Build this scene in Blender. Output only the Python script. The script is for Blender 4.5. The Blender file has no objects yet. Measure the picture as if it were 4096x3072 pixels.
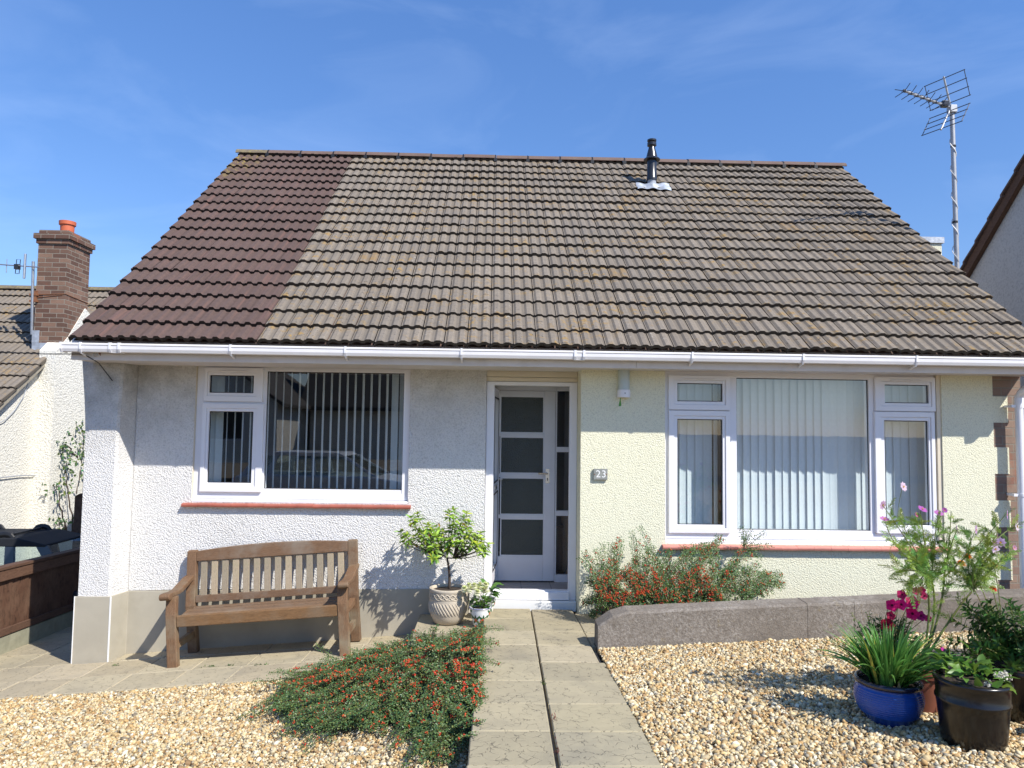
import bpy, bmesh, math, random
import numpy as np
from mathutils import Vector, Matrix, Euler

S = bpy.context.scene
COL = S.collection
rad = math.radians

# ------------------------------------------------------------------ camera
F_PX = 2900.0
CAM = np.array([0.0, -6.9, 1.65])
_p, _y, _r = np.radians([3.597, 1.403, 0.764])
FW = np.array([np.sin(_y)*np.cos(_p), np.cos(_y)*np.cos(_p), np.sin(_p)])
_ri = np.array([np.cos(_y), -np.sin(_y), 0.0])
_up = np.cross(_ri, FW)
RI = _ri*np.cos(_r) + _up*np.sin(_r)
UP = -_ri*np.sin(_r) + _up*np.cos(_r)
cam_data = bpy.data.cameras.new("camera")
cam = bpy.data.objects.new("camera", cam_data)
COL.objects.link(cam)
cam_data.sensor_width = 36.0
cam_data.lens = F_PX/4096*36
cam_data.clip_start = 0.05
cam_data.clip_end = 2000
_m = Matrix.Identity(4)
for i in range(3):
    _m[i][0] = RI[i]; _m[i][1] = UP[i]; _m[i][2] = -FW[i]; _m[i][3] = CAM[i]
cam.matrix_world = _m
S.camera = cam

def ray(x, y):
    return FW + RI*(x-2048)/F_PX - UP*(y-1536)/F_PX
def at(x, y, Y):
    d = ray(x, y); return CAM + d*(Y-CAM[1])/d[1]
def atX(x, y, X):
    d = ray(x, y); return CAM + d*(X-CAM[0])/d[0]
def atZ(x, y, Z):
    d = ray(x, y); return CAM + d*(Z-CAM[2])/d[2]

# ------------------------------------------------------------------ sky, sun, exposure
SUN_TO = Vector((1.06, -1.0, 1.48)).normalized()
sun_el = math.asin(SUN_TO.z)
sun_az = math.atan2(SUN_TO.x, SUN_TO.y)
W = bpy.data.worlds.new("World"); S.world = W
W.use_nodes = True
nt = W.node_tree; nt.nodes.clear()
sky = nt.nodes.new('ShaderNodeTexSky'); sky.sky_type = 'NISHITA'
sky.sun_disc = False; sky.sun_elevation = sun_el; sky.sun_rotation = sun_az
sky.altitude = 100; sky.air_density = 1.0; sky.dust_density = 0.08; sky.ozone_density = 4.5
bg = nt.nodes.new('ShaderNodeBackground'); bg.inputs[1].default_value = 0.150
wo = nt.nodes.new('ShaderNodeOutputWorld')
tc = nt.nodes.new('ShaderNodeTexCoord')
mp = nt.nodes.new('ShaderNodeMapping'); mp.inputs['Scale'].default_value = (1.3, 1.0, 3.6); mp.inputs['Rotation'].default_value = (0.2, 0.75, 0.3)
nz = nt.nodes.new('ShaderNodeTexNoise'); nz.inputs['Scale'].default_value = 2.6; nz.inputs['Detail'].default_value = 7; nz.inputs['Roughness'].default_value = 0.55; nz.inputs['Distortion'].default_value = 0.9
rp = nt.nodes.new('ShaderNodeMapRange'); rp.inputs[1].default_value = 0.50; rp.inputs[2].default_value = 0.90; rp.inputs[3].default_value = 0.0; rp.inputs[4].default_value = 0.075
mx = nt.nodes.new('ShaderNodeMix'); mx.data_type = 'RGBA'; mx.inputs['B'].default_value = (7.5, 8.6, 10.0, 1)
hs = nt.nodes.new('ShaderNodeHueSaturation'); hs.inputs['Saturation'].default_value = 1.14
L = nt.links.new
L(tc.outputs['Generated'], mp.inputs['Vector']); L(mp.outputs[0], nz.inputs['Vector']); L(nz.outputs['Fac'], rp.inputs[0])
gm_ = nt.nodes.new('ShaderNodeMix'); gm_.data_type = 'RGBA'; gm_.blend_type = 'MULTIPLY'; gm_.inputs['Factor'].default_value = 1.0; gm_.inputs['B'].default_value = (1.0, 0.925, 1.0, 1)
sxy = nt.nodes.new('ShaderNodeSeparateXYZ'); hz_ = nt.nodes.new('ShaderNodeMapRange'); hz_.inputs[1].default_value = 0.0; hz_.inputs[2].default_value = 0.55; hz_.inputs[3].default_value = 0.63; hz_.inputs[4].default_value = 1.0
dk = nt.nodes.new('ShaderNodeVectorMath'); dk.operation = 'SCALE'
L(tc.outputs['Generated'], sxy.inputs[0]); L(sxy.outputs['Z'], hz_.inputs[0])
L(sky.outputs[0], hs.inputs['Color']); L(hs.outputs[0], gm_.inputs['A']); L(gm_.outputs['Result'], dk.inputs[0]); L(hz_.outputs[0], dk.inputs['Scale']); L(dk.outputs[0], mx.inputs['A']); L(rp.outputs[0], mx.inputs['Factor'])
L(mx.outputs['Result'], bg.inputs[0]); L(bg.outputs[0], wo.inputs[0])

sl = bpy.data.lights.new("sun", 'SUN'); sl.energy = 4.2; sl.angle = rad(0.53); sl.color = (1.0, 0.955, 0.88)
so = bpy.data.objects.new("sun", sl); COL.objects.link(so)
so.rotation_euler = (-SUN_TO).to_track_quat('-Z', 'Y').to_euler()
so.location = (12, -12, 18)
S.view_settings.view_transform = 'Standard'; S.view_settings.look = 'None'
S.view_settings.exposure = 0.60; S.view_settings.gamma = 1.0; S.view_settings.use_curve_mapping = False

# ------------------------------------------------------------------ helpers
rng = np.random.default_rng(7)
random.seed(7)

def tag(o, label=None, cat=None, group=None, kind=None):
    if label: o['label'] = label
    if cat: o['category'] = cat
    if group: o['group'] = group
    if kind: o['kind'] = kind
    return o

def empty(name, loc, label, cat, group=None, rot=(0, 0, 0)):
    o = bpy.data.objects.new(name, None); COL.objects.link(o)
    o.empty_display_size = 0.1
    o.location = loc; o.rotation_euler = rot
    return tag(o, label, cat, group)

def copy_child(src, parent):
    c = src.copy(); COL.objects.link(c); c.parent = parent
    return c

class MB:
    """collects shapes that become ONE mesh object"""
    def __init__(s):
        s.v = []; s.f = []; s.c = None
    def add(s, verts, faces):
        n = len(s.v)
        s.v.extend([tuple(map(float, p)) for p in verts])
        s.f.extend([tuple(i+n for i in f) for f in faces])
        return s
    def box(s, x0, x1, y0, y1, z0, z1, M=None):
        vs = [(x0,y0,z0),(x1,y0,z0),(x1,y1,z0),(x0,y1,z0),(x0,y0,z1),(x1,y0,z1),(x1,y1,z1),(x0,y1,z1)]
        if M is not None: vs = [tuple(M @ Vector(p)) for p in vs]
        return s.add(vs, [(0,3,2,1),(4,5,6,7),(0,1,5,4),(1,2,6,5),(2,3,7,6),(3,0,4,7)])
    def prism(s, poly, axis, a, b, M=None):
        """poly in the plane across `axis`: x->(y,z)  y->(x,z)  z->(x,y)"""
        def mk(p, t):
            if axis == 'x': q = (t, p[0], p[1])
            elif axis == 'y': q = (p[0], t, p[1])
            else: q = (p[0], p[1], t)
            return tuple(M @ Vector(q)) if M is not None else q
        n = len(poly)
        vs = [mk(p, a) for p in poly] + [mk(p, b) for p in poly]
        fs = [tuple(range(n))[::-1], tuple(range(n, 2*n))] + [(i, (i+1) % n, n+(i+1) % n, n+i) for i in range(n)]
        return s.add(vs, fs)
    def ring(s, o, i, y0, y1):
        """rectangular frame in XZ; o,i = (x0,x1,z0,z1)"""
        ox0, ox1, oz0, oz1 = o; ix0, ix1, iz0, iz1 = i
        P = [(ox0,oz0),(ox1,oz0),(ox1,oz1),(ox0,oz1)]; Q = [(ix0,iz0),(ix1,iz0),(ix1,iz1),(ix0,iz1)]
        vs = []
        for y in (y0, y1):
            vs += [(x, y, z) for x, z in P] + [(x, y, z) for x, z in Q]
        fs = []
        for k in range(4):
            n = (k+1) % 4
            fs.append((k, n, 4+n, 4+k)); fs.append((8+k, 12+k, 12+n, 8+n))
            fs.append((k, 8+k, 8+n, n)); fs.append((4+k, 4+n, 12+n, 12+k))
        return s.add(vs, fs)
    def tube(s, pts, r, n=8, cap=True):
        pts = [Vector(p) for p in pts]; m = len(pts)
        rs = r if hasattr(r, '__len__') else [r]*m
        vs = []; prev = None
        for i, p in enumerate(pts):
            d = (pts[min(i+1, m-1)] - pts[max(i-1, 0)])
            if d.length < 1e-9: d = Vector((0, 0, 1))
            d.normalize()
            if prev is None:
                a = d.cross(Vector((0, 0, 1)))
                if a.length < 1e-3: a = d.cross(Vector((1, 0, 0)))
            else:
                a = prev - d*prev.dot(d)
                if a.length < 1e-6: a = d.orthogonal()
            a.normalize(); prev = a
            b = d.cross(a)
            for k in range(n):
                t = 2*math.pi*k/n
                vs.append(p + (a*math.cos(t) + b*math.sin(t))*rs[i])
        fs = [(i*n+k, i*n+(k+1) % n, (i+1)*n+(k+1) % n, (i+1)*n+k) for i in range(m-1) for k in range(n)]
        if cap: fs += [tuple(range(n))[::-1], tuple(range((m-1)*n, m*n))]
        return s.add(vs, fs)
    def lathe(s, prof, c=(0, 0, 0), n=40, close=True):
        """prof = [(r,z)...]"""
        vs = []; fs = []
        for r, z in prof:
            for k in range(n):
                t = 2*math.pi*k/n
                vs.append((c[0]+r*math.cos(t), c[1]+r*math.sin(t), c[2]+z))
        m = len(prof)
        for i in range(m-1):
            for k in range(n):
                fs.append((i*n+k, i*n+(k+1) % n, (i+1)*n+(k+1) % n, (i+1)*n+k))
        if close:
            fs.append(tuple(range(n))[::-1]); fs.append(tuple(range((m-1)*n, m*n)))
        return s.add(vs, fs)
    def sheet(s, nx, ny, fn):
        vs = [fn(i/nx, j/ny) for j in range(ny+1) for i in range(nx+1)]
        fs = [(j*(nx+1)+i, j*(nx+1)+i+1, (j+1)*(nx+1)+i+1, (j+1)*(nx+1)+i) for j in range(ny) for i in range(nx)]
        return s.add(vs, fs)
    def build(s, name, mat, parent=None, smooth=False, bevel=0, seg=2, col=None, fixn=False, auto=None):
        me = bpy.data.meshes.new(name)
        me.from_pydata(s.v, [], s.f); me.update()
        if fixn:
            bm = bmesh.new(); bm.from_mesh(me); bmesh.ops.recalc_face_normals(bm, faces=bm.faces); bm.to_mesh(me); bm.free()
        if col is not None:
            a = me.color_attributes.new('Col', 'FLOAT_COLOR', 'POINT')
            a.data.foreach_set('color', np.asarray(col, dtype=np.float32).ravel())
        o = bpy.data.objects.new(name, me); COL.objects.link(o)
        if mat is not None: me.materials.append(mat)
        if smooth:
            me.polygons.foreach_set('use_smooth', [True]*len(me.polygons))
            if auto:
                try: me.set_sharp_from_angle(angle=rad(auto))
                except Exception: pass
        if bevel:
            b = o.modifiers.new('bevel', 'BEVEL'); b.width = bevel; b.segments = seg; b.limit_method = 'ANGLE'; b.angle_limit = rad(35)
        if parent is not None: o.parent = parent
        return o

def fast_mesh(name, V, T, mat, parent=None, col=None, smooth=False):
    """triangle mesh from arrays"""
    V = np.asarray(V, np.float32); T = np.asarray(T, np.int32)
    me = bpy.data.meshes.new(name)
    me.vertices.add(len(V)); me.vertices.foreach_set('co', V.ravel())
    me.loops.add(T.size); me.loops.foreach_set('vertex_index', T.ravel())
    me.polygons.add(len(T)); me.polygons.foreach_set('loop_start', np.arange(0, T.size, 3, dtype=np.int32))
    try: me.polygons.foreach_set('loop_total', np.full(len(T), 3, np.int32))
    except Exception: pass
    if smooth: me.polygons.foreach_set('use_smooth', np.ones(len(T), bool))
    me.update(calc_edges=True); me.validate()
    if col is not None:
        a = me.color_attributes.new('Col', 'FLOAT_COLOR', 'POINT')
        a.data.foreach_set('color', np.asarray(col, np.float32).ravel())
    me.materials.append(mat)
    o = bpy.data.objects.new(name, me); COL.objects.link(o)
    if parent is not None: o.parent = parent
    return o

# ------------------------------------------------------------------ materials
def new_mat(name):
    m = bpy.data.materials.new(name); m.use_nodes = True
    n = m.node_tree; n.nodes.clear()
    out = n.nodes.new('ShaderNodeOutputMaterial'); b = n.nodes.new('ShaderNodeBsdfPrincipled')
    n.links.new(b.outputs[0], out.inputs[0])
    return m, n, b, out
def coords(n, kind='Object', scale=(1, 1, 1), rot=(0, 0, 0)):
    t = n.nodes.new('ShaderNodeTexCoord'); mp = n.nodes.new('ShaderNodeMapping')
    mp.inputs['Scale'].default_value = scale; mp.inputs['Rotation'].default_value = rot
    n.links.new(t.outputs[kind], mp.inputs[0]); return mp.outputs[0]
def noise(n, vec, scale, detail=5, rough=0.55, dist=0.0):
    t = n.nodes.new('ShaderNodeTexNoise'); t.inputs['Scale'].default_value = scale
    t.inputs['Detail'].default_value = detail; t.inputs['Roughness'].default_value = rough; t.inputs['Distortion'].default_value = dist
    n.links.new(vec, t.inputs['Vector']); return t.outputs['Fac']
def voro(n, vec, scale, feature='F1', out='Distance', rnd=1.0):
    t = n.nodes.new('ShaderNodeTexVoronoi'); t.feature = feature; t.inputs['Scale'].default_value = scale
    t.inputs['Randomness'].default_value = rnd
    n.links.new(vec, t.inputs['Vector']); return t.outputs[out]
def rng_map(n, v, a, b, c=0.0, d=1.0):
    t = n.nodes.new('ShaderNodeMapRange'); n.links.new(v, t.inputs[0])
    for i, x in enumerate((a, b, c, d)): t.inputs[i+1].default_value = x
    return t.outputs[0]
def mixc(n, fac, a, b, mode='MIX'):
    t = n.nodes.new('ShaderNodeMix'); t.data_type = 'RGBA'; t.blend_type = mode
    for sock, val in ((t.inputs['Factor'], fac), (t.inputs['A'], a), (t.inputs['B'], b)):
        if isinstance(val, (int, float)): sock.default_value = val
        elif isinstance(val, (tuple, list)): sock.default_value = (*val[:3], 1)
        else: n.links.new(val, sock)
    return t.outputs['Result']
def mathn(n, op, a, b=None):
    t = n.nodes.new('ShaderNodeMath'); t.operation = op
    for i, v in enumerate((a, b)):
        if v is None: continue
        if isinstance(v, (int, float)): t.inputs[i].default_value = v
        else: n.links.new(v, t.inputs[i])
    return t.outputs[0]
def bump(n, b, h, strength=0.5, dist=0.01, prev=None):
    t = n.nodes.new('ShaderNodeBump'); t.inputs['Strength'].default_value = strength; t.inputs['Distance'].default_value = dist
    n.links.new(h, t.inputs['Height'])
    if prev is not None: n.links.new(prev, t.inputs['Normal'])
    n.links.new(t.outputs[0], b.inputs['Normal']); return t.outputs[0]
def attr(n, name='Col'):
    t = n.nodes.new('ShaderNodeAttribute'); t.attribute_name = name; return t.outputs['Color']

def plain(name, col, rough=0.5, var=0.12, vscale=12, bmp=0.0, bscale=120, metal=0.0, spec=0.5, dirt=None, dscale=3.0, damt=0.5, dist=0.002, stretch=(1, 1, 1)):
    m, n, b, out = new_mat(name)
    v = coords(n, 'Object', stretch)
    c = mixc(n, rng_map(n, noise(n, v, vscale, 6), 0.3, 0.7), tuple(x*(1-var) for x in col), tuple(min(1, x*(1+var)) for x in col))
    if dirt:
        f = rng_map(n, noise(n, v, dscale, 8, 0.65), 0.5, 0.72, 0, damt)
        c = mixc(n, f, c, dirt)
    n.links.new(c, b.inputs['Base Color'])
    b.inputs['Roughness'].default_value = rough; b.inputs['Metallic'].default_value = metal
    b.inputs['Specular IOR Level'].default_value = spec
    if bmp: bump(n, b, noise(n, v, bscale, 4), bmp, dist)
    return m

def render_mat(name, col, dirtcol, grain=70, strength=1.0, dist=0.012, blotch=0.5):
    """roughcast / pebbledash render"""
    m, n, b, out = new_mat(name)
    v = coords(n)
    warp = n.nodes.new('ShaderNodeVectorMath'); warp.operation = 'ADD'
    nz = n.nodes.new('ShaderNodeTexNoise'); nz.inputs['Scale'].default_value = grain*0.5; nz.inputs['Detail'].default_value = 2
    n.links.new(v, nz.inputs['Vector'])
    sc = n.nodes.new('ShaderNodeVectorMath'); sc.operation = 'SCALE'; sc.inputs['Scale'].default_value = 0.018
    n.links.new(nz.outputs['Color'], sc.inputs[0]); n.links.new(v, warp.inputs[0]); n.links.new(sc.outputs[0], warp.inputs[1])
    vv = voro(n, warp.outputs[0], grain, 'SMOOTH_F1')
    h = mathn(n, 'ADD', mathn(n, 'MULTIPLY', mathn(n, 'SUBTRACT', 1.0, vv), 1.0), mathn(n, 'MULTIPLY', noise(n, v, grain*1.3, 6, 0.7), 1.05))
    bump(n, b, h, strength, dist)
    f1 = rng_map(n, noise(n, v, 1.1, 7, 0.62), 0.48, 0.78, 0, blotch)
    f2 = rng_map(n, vv, 0.35, 0.75, 0, 0.35)
    c = mixc(n, f1, col, dirtcol)
    c = mixc(n, f2, c, tuple(x*0.55 for x in dirtcol))
    n.links.new(c, b.inputs['Base Color']); b.inputs['Roughness'].default_value = 0.92; b.inputs['Specular IOR Level'].default_value = 0.15
    return m, n, b, c

M = {}
# left roughcast: soot by the eaves corner, plus shade painted in towards the eaves
M['white_render'], n, b, c = render_mat('white_roughcast', (0.83, 0.81, 0.775), (0.60, 0.58, 0.53), 88, 0.9, 0.011, 0.30)
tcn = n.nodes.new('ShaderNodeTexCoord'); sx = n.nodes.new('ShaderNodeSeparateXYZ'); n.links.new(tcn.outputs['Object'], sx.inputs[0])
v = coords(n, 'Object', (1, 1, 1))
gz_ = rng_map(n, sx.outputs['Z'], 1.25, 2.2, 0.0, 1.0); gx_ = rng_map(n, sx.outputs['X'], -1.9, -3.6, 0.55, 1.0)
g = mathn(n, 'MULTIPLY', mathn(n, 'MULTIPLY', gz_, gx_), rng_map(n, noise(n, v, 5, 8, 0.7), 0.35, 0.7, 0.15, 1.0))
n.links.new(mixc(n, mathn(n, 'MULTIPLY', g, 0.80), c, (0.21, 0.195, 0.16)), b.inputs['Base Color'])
M['yellow_render'], *_ = render_mat('yellow_roughcast', (0.84, 0.815, 0.615), (0.72, 0.69, 0.50), 105, 0.70, 0.008, 0.2)
M['cream_render'], *_ = render_mat('cream_roughcast', (0.82, 0.79, 0.70), (0.70, 0.66, 0.56), 40, 0.6, 0.02, 0.3)
M['grey_render'], *_ = render_mat('grey_render', (0.52, 0.50, 0.47), (0.42, 0.40, 0.38), 45, 0.5, 0.012, 0.3)
M['plinth'] = plain('plinth_paint', (0.40, 0.365, 0.29), 0.8, 0.08, 3, 0.15, 60, spec=0.2, dirt=(0.31, 0.28, 0.215), dscale=2.2, damt=0.6)
M['upvc'] = plain('white_upvc', (0.82, 0.81, 0.83), 0.32, 0.02, 4, spec=0.5)
M['upvc_dirty'] = plain('weathered_upvc', (0.80, 0.78, 0.78), 0.38, 0.03, 5, dirt=(0.62, 0.58, 0.52), dscale=4, damt=0.25)
M['fascia'] = plain('fascia_paint', (0.66, 0.62, 0.60), 0.5, 0.04, 3, dirt=(0.45, 0.41, 0.36), dscale=5, damt=0.35)
M['cream_paint'] = plain('cream_paint', (0.70, 0.62, 0.48), 0.6, 0.05, 5)
M['white_gloss'] = plain('white_gloss_wood', (0.74, 0.75, 0.78), 0.35, 0.03, 6, 0.05, 40)
M['sill'] = plain('red_tile', (0.36, 0.105, 0.07), 0.45, 0.15, 9, 0.1, 60, dirt=(0.30, 0.12, 0.08), dscale=14, damt=0.5)
M['sill_pink'] = plain('faded_red_tile', (0.56, 0.22, 0.17), 0.5, 0.12, 9, 0.1, 60, dirt=(0.42, 0.20, 0.16), dscale=14, damt=0.5)
M['rubber'] = plain('black_gasket', (0.012, 0.012, 0.013), 0.5)
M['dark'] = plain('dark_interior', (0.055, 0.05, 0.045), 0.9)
M['carpet'] = plain('carpet', (0.12, 0.10, 0.085), 0.95)
M['metal'] = plain('galvanised', (0.45, 0.46, 0.48), 0.42, 0.12, 15, metal=0.85)
M['chrome'] = plain('satin_chrome', (0.62, 0.62, 0.62), 0.25, 0.05, 15, metal=1.0)
M['lead'] = plain('lead_flashing', (0.42, 0.45, 0.49), 0.55, 0.3, 12, 0.4, 18, metal=0.35, dist=0.01)
M['black_metal'] = plain('black_flue', (0.022, 0.022, 0.024), 0.28, 0.2, 10, spec=0.6)
M['grey_pipe'] = plain('grey_pipe', (0.34, 0.36, 0.40), 0.5)
M['cable_white'] = plain('white_cable', (0.75, 0.75, 0.74), 0.5)
M['cable_black'] = plain('black_cable', (0.02, 0.02, 0.02), 0.6)
M['rust'] = plain('rust', (0.22, 0.09, 0.04), 0.85, 0.3, 30)
M['soil'] = plain('soil', (0.045, 0.03, 0.02), 1.0, 0.5, 60, 1.0, 90, dist=0.02)
M['concrete'] = plain('weathered_concrete', (0.150, 0.128, 0.105), 0.95, 0.30, 14, 0.9, 70, spec=0.15, dirt=(0.40, 0.37, 0.32), dscale=11, damt=0.8, dist=0.008)
M['gravel_board'] = plain('concrete_board', (0.30, 0.29, 0.21), 0.95, 0.15, 14, 0.4, 70, spec=0.1)
M['terracotta'] = plain('terracotta', (0.20, 0.065, 0.035), 0.8, 0.15, 12, 0.2, 80)
M['pot_red'] = plain('chimney_pot_clay', (0.55, 0.13, 0.055), 0.6, 0.06, 12)
M['stoneware'] = plain('cast_stone', (0.52, 0.45, 0.35), 0.9, 0.12, 18, 0.5, 120, spec=0.15, dirt=(0.36, 0.30, 0.22), dscale=9, damt=0.5)
M['blue_glaze'] = plain('blue_glaze', (0.014, 0.070, 0.34), 0.18, 0.2, 7, 0.05, 40, spec=0.5, dirt=(0.012, 0.025, 0.13), dscale=4, damt=0.8)
M['blue_rim'] = plain('dark_blue_rim', (0.012, 0.014, 0.035), 0.18, 0.3, 9, spec=0.7, dirt=(0.06, 0.035, 0.015), dscale=12, damt=0.6)
M['black_glaze'] = plain('black_glaze', (0.010, 0.008, 0.007), 0.24, 0.3, 6, 0.0, 30, spec=0.5, dirt=(0.022, 0.016, 0.012), dscale=22, damt=0.3)
M['white_glaze'] = plain('white_glaze', (0.80, 0.79, 0.75), 0.15, 0.03, 8, spec=0.6)
M['grey_glaze'] = plain('blue_grey_glaze', (0.16, 0.18, 0.23), 0.2, 0.3, 8, spec=0.6)
M['green_paint'] = plain('green_paint', (0.035, 0.12, 0.04), 0.3, 0.2, 20)
M['orange_paint'] = plain('orange_paint', (0.62, 0.13, 0.04), 0.3, 0.2, 20)
M['navy_paint'] = plain('navy_paint', (0.05, 0.06, 0.28), 0.25)
M['slate'] = plain('slate_plaque', (0.25, 0.26, 0.24), 0.7, 0.12, 18, 0.2, 90, dirt=(0.34, 0.33, 0.29), dscale=9, damt=0.5)
M['white_paint'] = plain('white_paint', (0.82, 0.82, 0.80), 0.5, 0.02)
M['diffuser'] = plain('lamp_cover', (0.50, 0.56, 0.53), 0.3, 0.05, 6)
M['green_leaf_plain'] = plain('green_tassel', (0.10, 0.30, 0.05), 0.6)
M['blind'] = plain('blind_fabric', (0.70, 0.75, 0.76), 0.85, 0.03, 30, 0.1, 300)
M['car_paint'] = plain('dark_car_paint', (0.018, 0.022, 0.032), 0.2, 0.05, 3, spec=0.7)
M['silver_paint'] = plain('silver_car_paint', (0.78, 0.80, 0.82), 0.25, 0.03, 3, metal=0.1)
M['car_roof'] = plain('matt_black_roof', (0.022, 0.024, 0.028), 0.75, 0.1, 8, spec=0.15)
M['opp_roof'] = plain('grey_roof_opposite', (0.07, 0.062, 0.055), 0.9, 0.2, 3)
M['tyre'] = plain('tyre_rubber', (0.02, 0.02, 0.02), 0.85)
M['red_lamp'] = plain('red_lamp', (0.5, 0.02, 0.015), 0.2)
M['wicker'] = plain('wicker', (0.26, 0.13, 0.05), 0.8, 0.4, 70, 1.0, 90, dist=0.01)
M['orange_mat'] = plain('orange_mat', (0.55, 0.20, 0.04), 0.95, 0.3, 30, 0.6, 150)
M['asphalt'] = plain('asphalt', (0.055, 0.055, 0.055), 0.95, 0.25, 20, 0.5, 150)
M['earth'] = plain('earth', (0.16, 0.13, 0.09), 1.0, 0.3, 3, 0.5, 40)

def wood_mat(name, c1, c2, stretch, scale=9, rough=0.72, grey=None, gamt=0.6):
    m, n, b, out = new_mat(name)
    v = coords(n, 'Object', stretch)
    g1 = noise(n, v, scale, 7, 0.65, 1.2)
    g2 = noise(n, v, scale*4, 4, 0.6, 0.4)
    c = mixc(n, rng_map(n, g1, 0.3, 0.7), c1, c2)
    c = mixc(n, rng_map(n, g2, 0.48, 0.68, 0, 0.75), c, tuple(x*0.38 for x in c1))
    v2 = coords(n, 'Object', (1, 1, 1))
    if grey: c = mixc(n, rng_map(n, noise(n, v2, 3.5, 6, 0.6), 0.45, 0.68, 0, gamt), c, grey)
    info = n.nodes.new('ShaderNodeObjectInfo')
    c = mixc(n, 1.0, c, mixc(n, rng_map(n, info.outputs['Random'], 0, 1), (0.80, 0.80, 0.80), (1.12, 1.08, 1.02)), 'MULTIPLY')
    n.links.new(c, b.inputs['Base Color']); b.inputs['Roughness'].default_value = rough; b.inputs['Specular IOR Level'].default_value = 0.3
    bump(n, b, mathn(n, 'ADD', g1, g2), 0.35, 0.004)
    return m
M['bench_long'] = wood_mat('bench_wood_lengthwise', (0.165, 0.092, 0.050), (0.24, 0.145, 0.085), (0.9, 14, 14), grey=(0.245, 0.20, 0.155), gamt=0.9)
M['bench_front'] = wood_mat('bench_wood_front_rail', (0.20, 0.108, 0.048), (0.28, 0.158, 0.073), (0.9, 14, 14), grey=(0.23, 0.18, 0.125), gamt=0.65)
M['bench_up'] = wood_mat('bench_wood_upright', (0.165, 0.092, 0.050), (0.245, 0.148, 0.085), (12, 12, 0.9), grey=(0.255, 0.215, 0.15), gamt=0.95)
M['bench_slat'] = wood_mat('bench_wood_pale_slat', (0.33, 0.265, 0.185), (0.43, 0.36, 0.265), (12, 12, 0.8), grey=(0.30, 0.295, 0.17), gamt=0.7)
M['bench_seat'] = wood_mat('bench_wood_seat', (0.175, 0.105, 0.062), (0.255, 0.17, 0.11), (0.9, 14, 14), grey=(0.25, 0.20, 0.155), gamt=0.85)
M['fence_wood'] = wood_mat('fence_wood', (0.085, 0.042, 0.025), (0.125, 0.066, 0.042), (1.5, 1.5, 0.7), 6, 0.85, grey=(0.19, 0.12, 0.08), gamt=0.4)
M['fence_cap'] = wood_mat('fence_cap_wood', (0.11, 0.058, 0.036), (0.155, 0.088, 0.058), (10, 0.8, 10), 6, 0.85)
M['floor_tile'] = None

def brick_mat(name, c1, c2, mortar, w=0.225, h=0.075, soot=0.4):
    m, n, b, out = new_mat(name)
    t = n.nodes.new('ShaderNodeTexCoord'); s = n.nodes.new('ShaderNodeSeparateXYZ'); cb = n.nodes.new('ShaderNodeCombineXYZ')
    n.links.new(t.outputs['Object'], s.inputs[0])
    n.links.new(mathn(n, 'ADD', s.outputs['X'], s.outputs['Y']), cb.inputs['X']); n.links.new(s.outputs['Z'], cb.inputs['Y'])
    br = n.nodes.new('ShaderNodeTexBrick'); n.links.new(cb.outputs[0], br.inputs['Vector'])
    br.inputs['Scale'].default_value = 1.0; br.inputs['Brick Width'].default_value = w; br.inputs['Row Height'].default_value = h
    br.inputs['Mortar Size'].default_value = 0.006; br.inputs['Mortar Smooth'].default_value = 0.2; br.inputs['Bias'].default_value = -0.2
    br.inputs['Color1'].default_value = (*c1, 1); br.inputs['Color2'].default_value = (*c2, 1); br.inputs['Mortar'].default_value = (*mortar, 1)
    v = coords(n)
    c = mixc(n, rng_map(n, noise(n, v, 4, 8, 0.7), 0.45, 0.75, 0, soot), br.outputs['Color'], (0.10, 0.075, 0.055))
    c = mixc(n, rng_map(n, noise(n, v, 2.3, 4), 0.62, 0.70, 0, 0.5), c, (0.34, 0.10, 0.05))
    n.links.new(c, b.inputs['Base Color']); b.inputs['Roughness'].default_value = 0.9; b.inputs['Specular IOR Level'].default_value = 0.2
    h1 = mathn(n, 'ADD', mathn(n, 'MULTIPLY', br.outputs['Fac'], -1.0), mathn(n, 'MULTIPLY', noise(n, v, 60, 4), 0.4))
    bump(n, b, h1, 0.8, 0.008)
    return m
M['brick'] = brick_mat('old_brick', (0.125, 0.07, 0.052), (0.30, 0.185, 0.13), (0.30, 0.26, 0.21))
M['quoin'] = brick_mat('quoin_brick', (0.30, 0.215, 0.165), (0.23, 0.155, 0.125), (0.27, 0.24, 0.20), 0.225, 0.075, 0.5)

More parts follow.
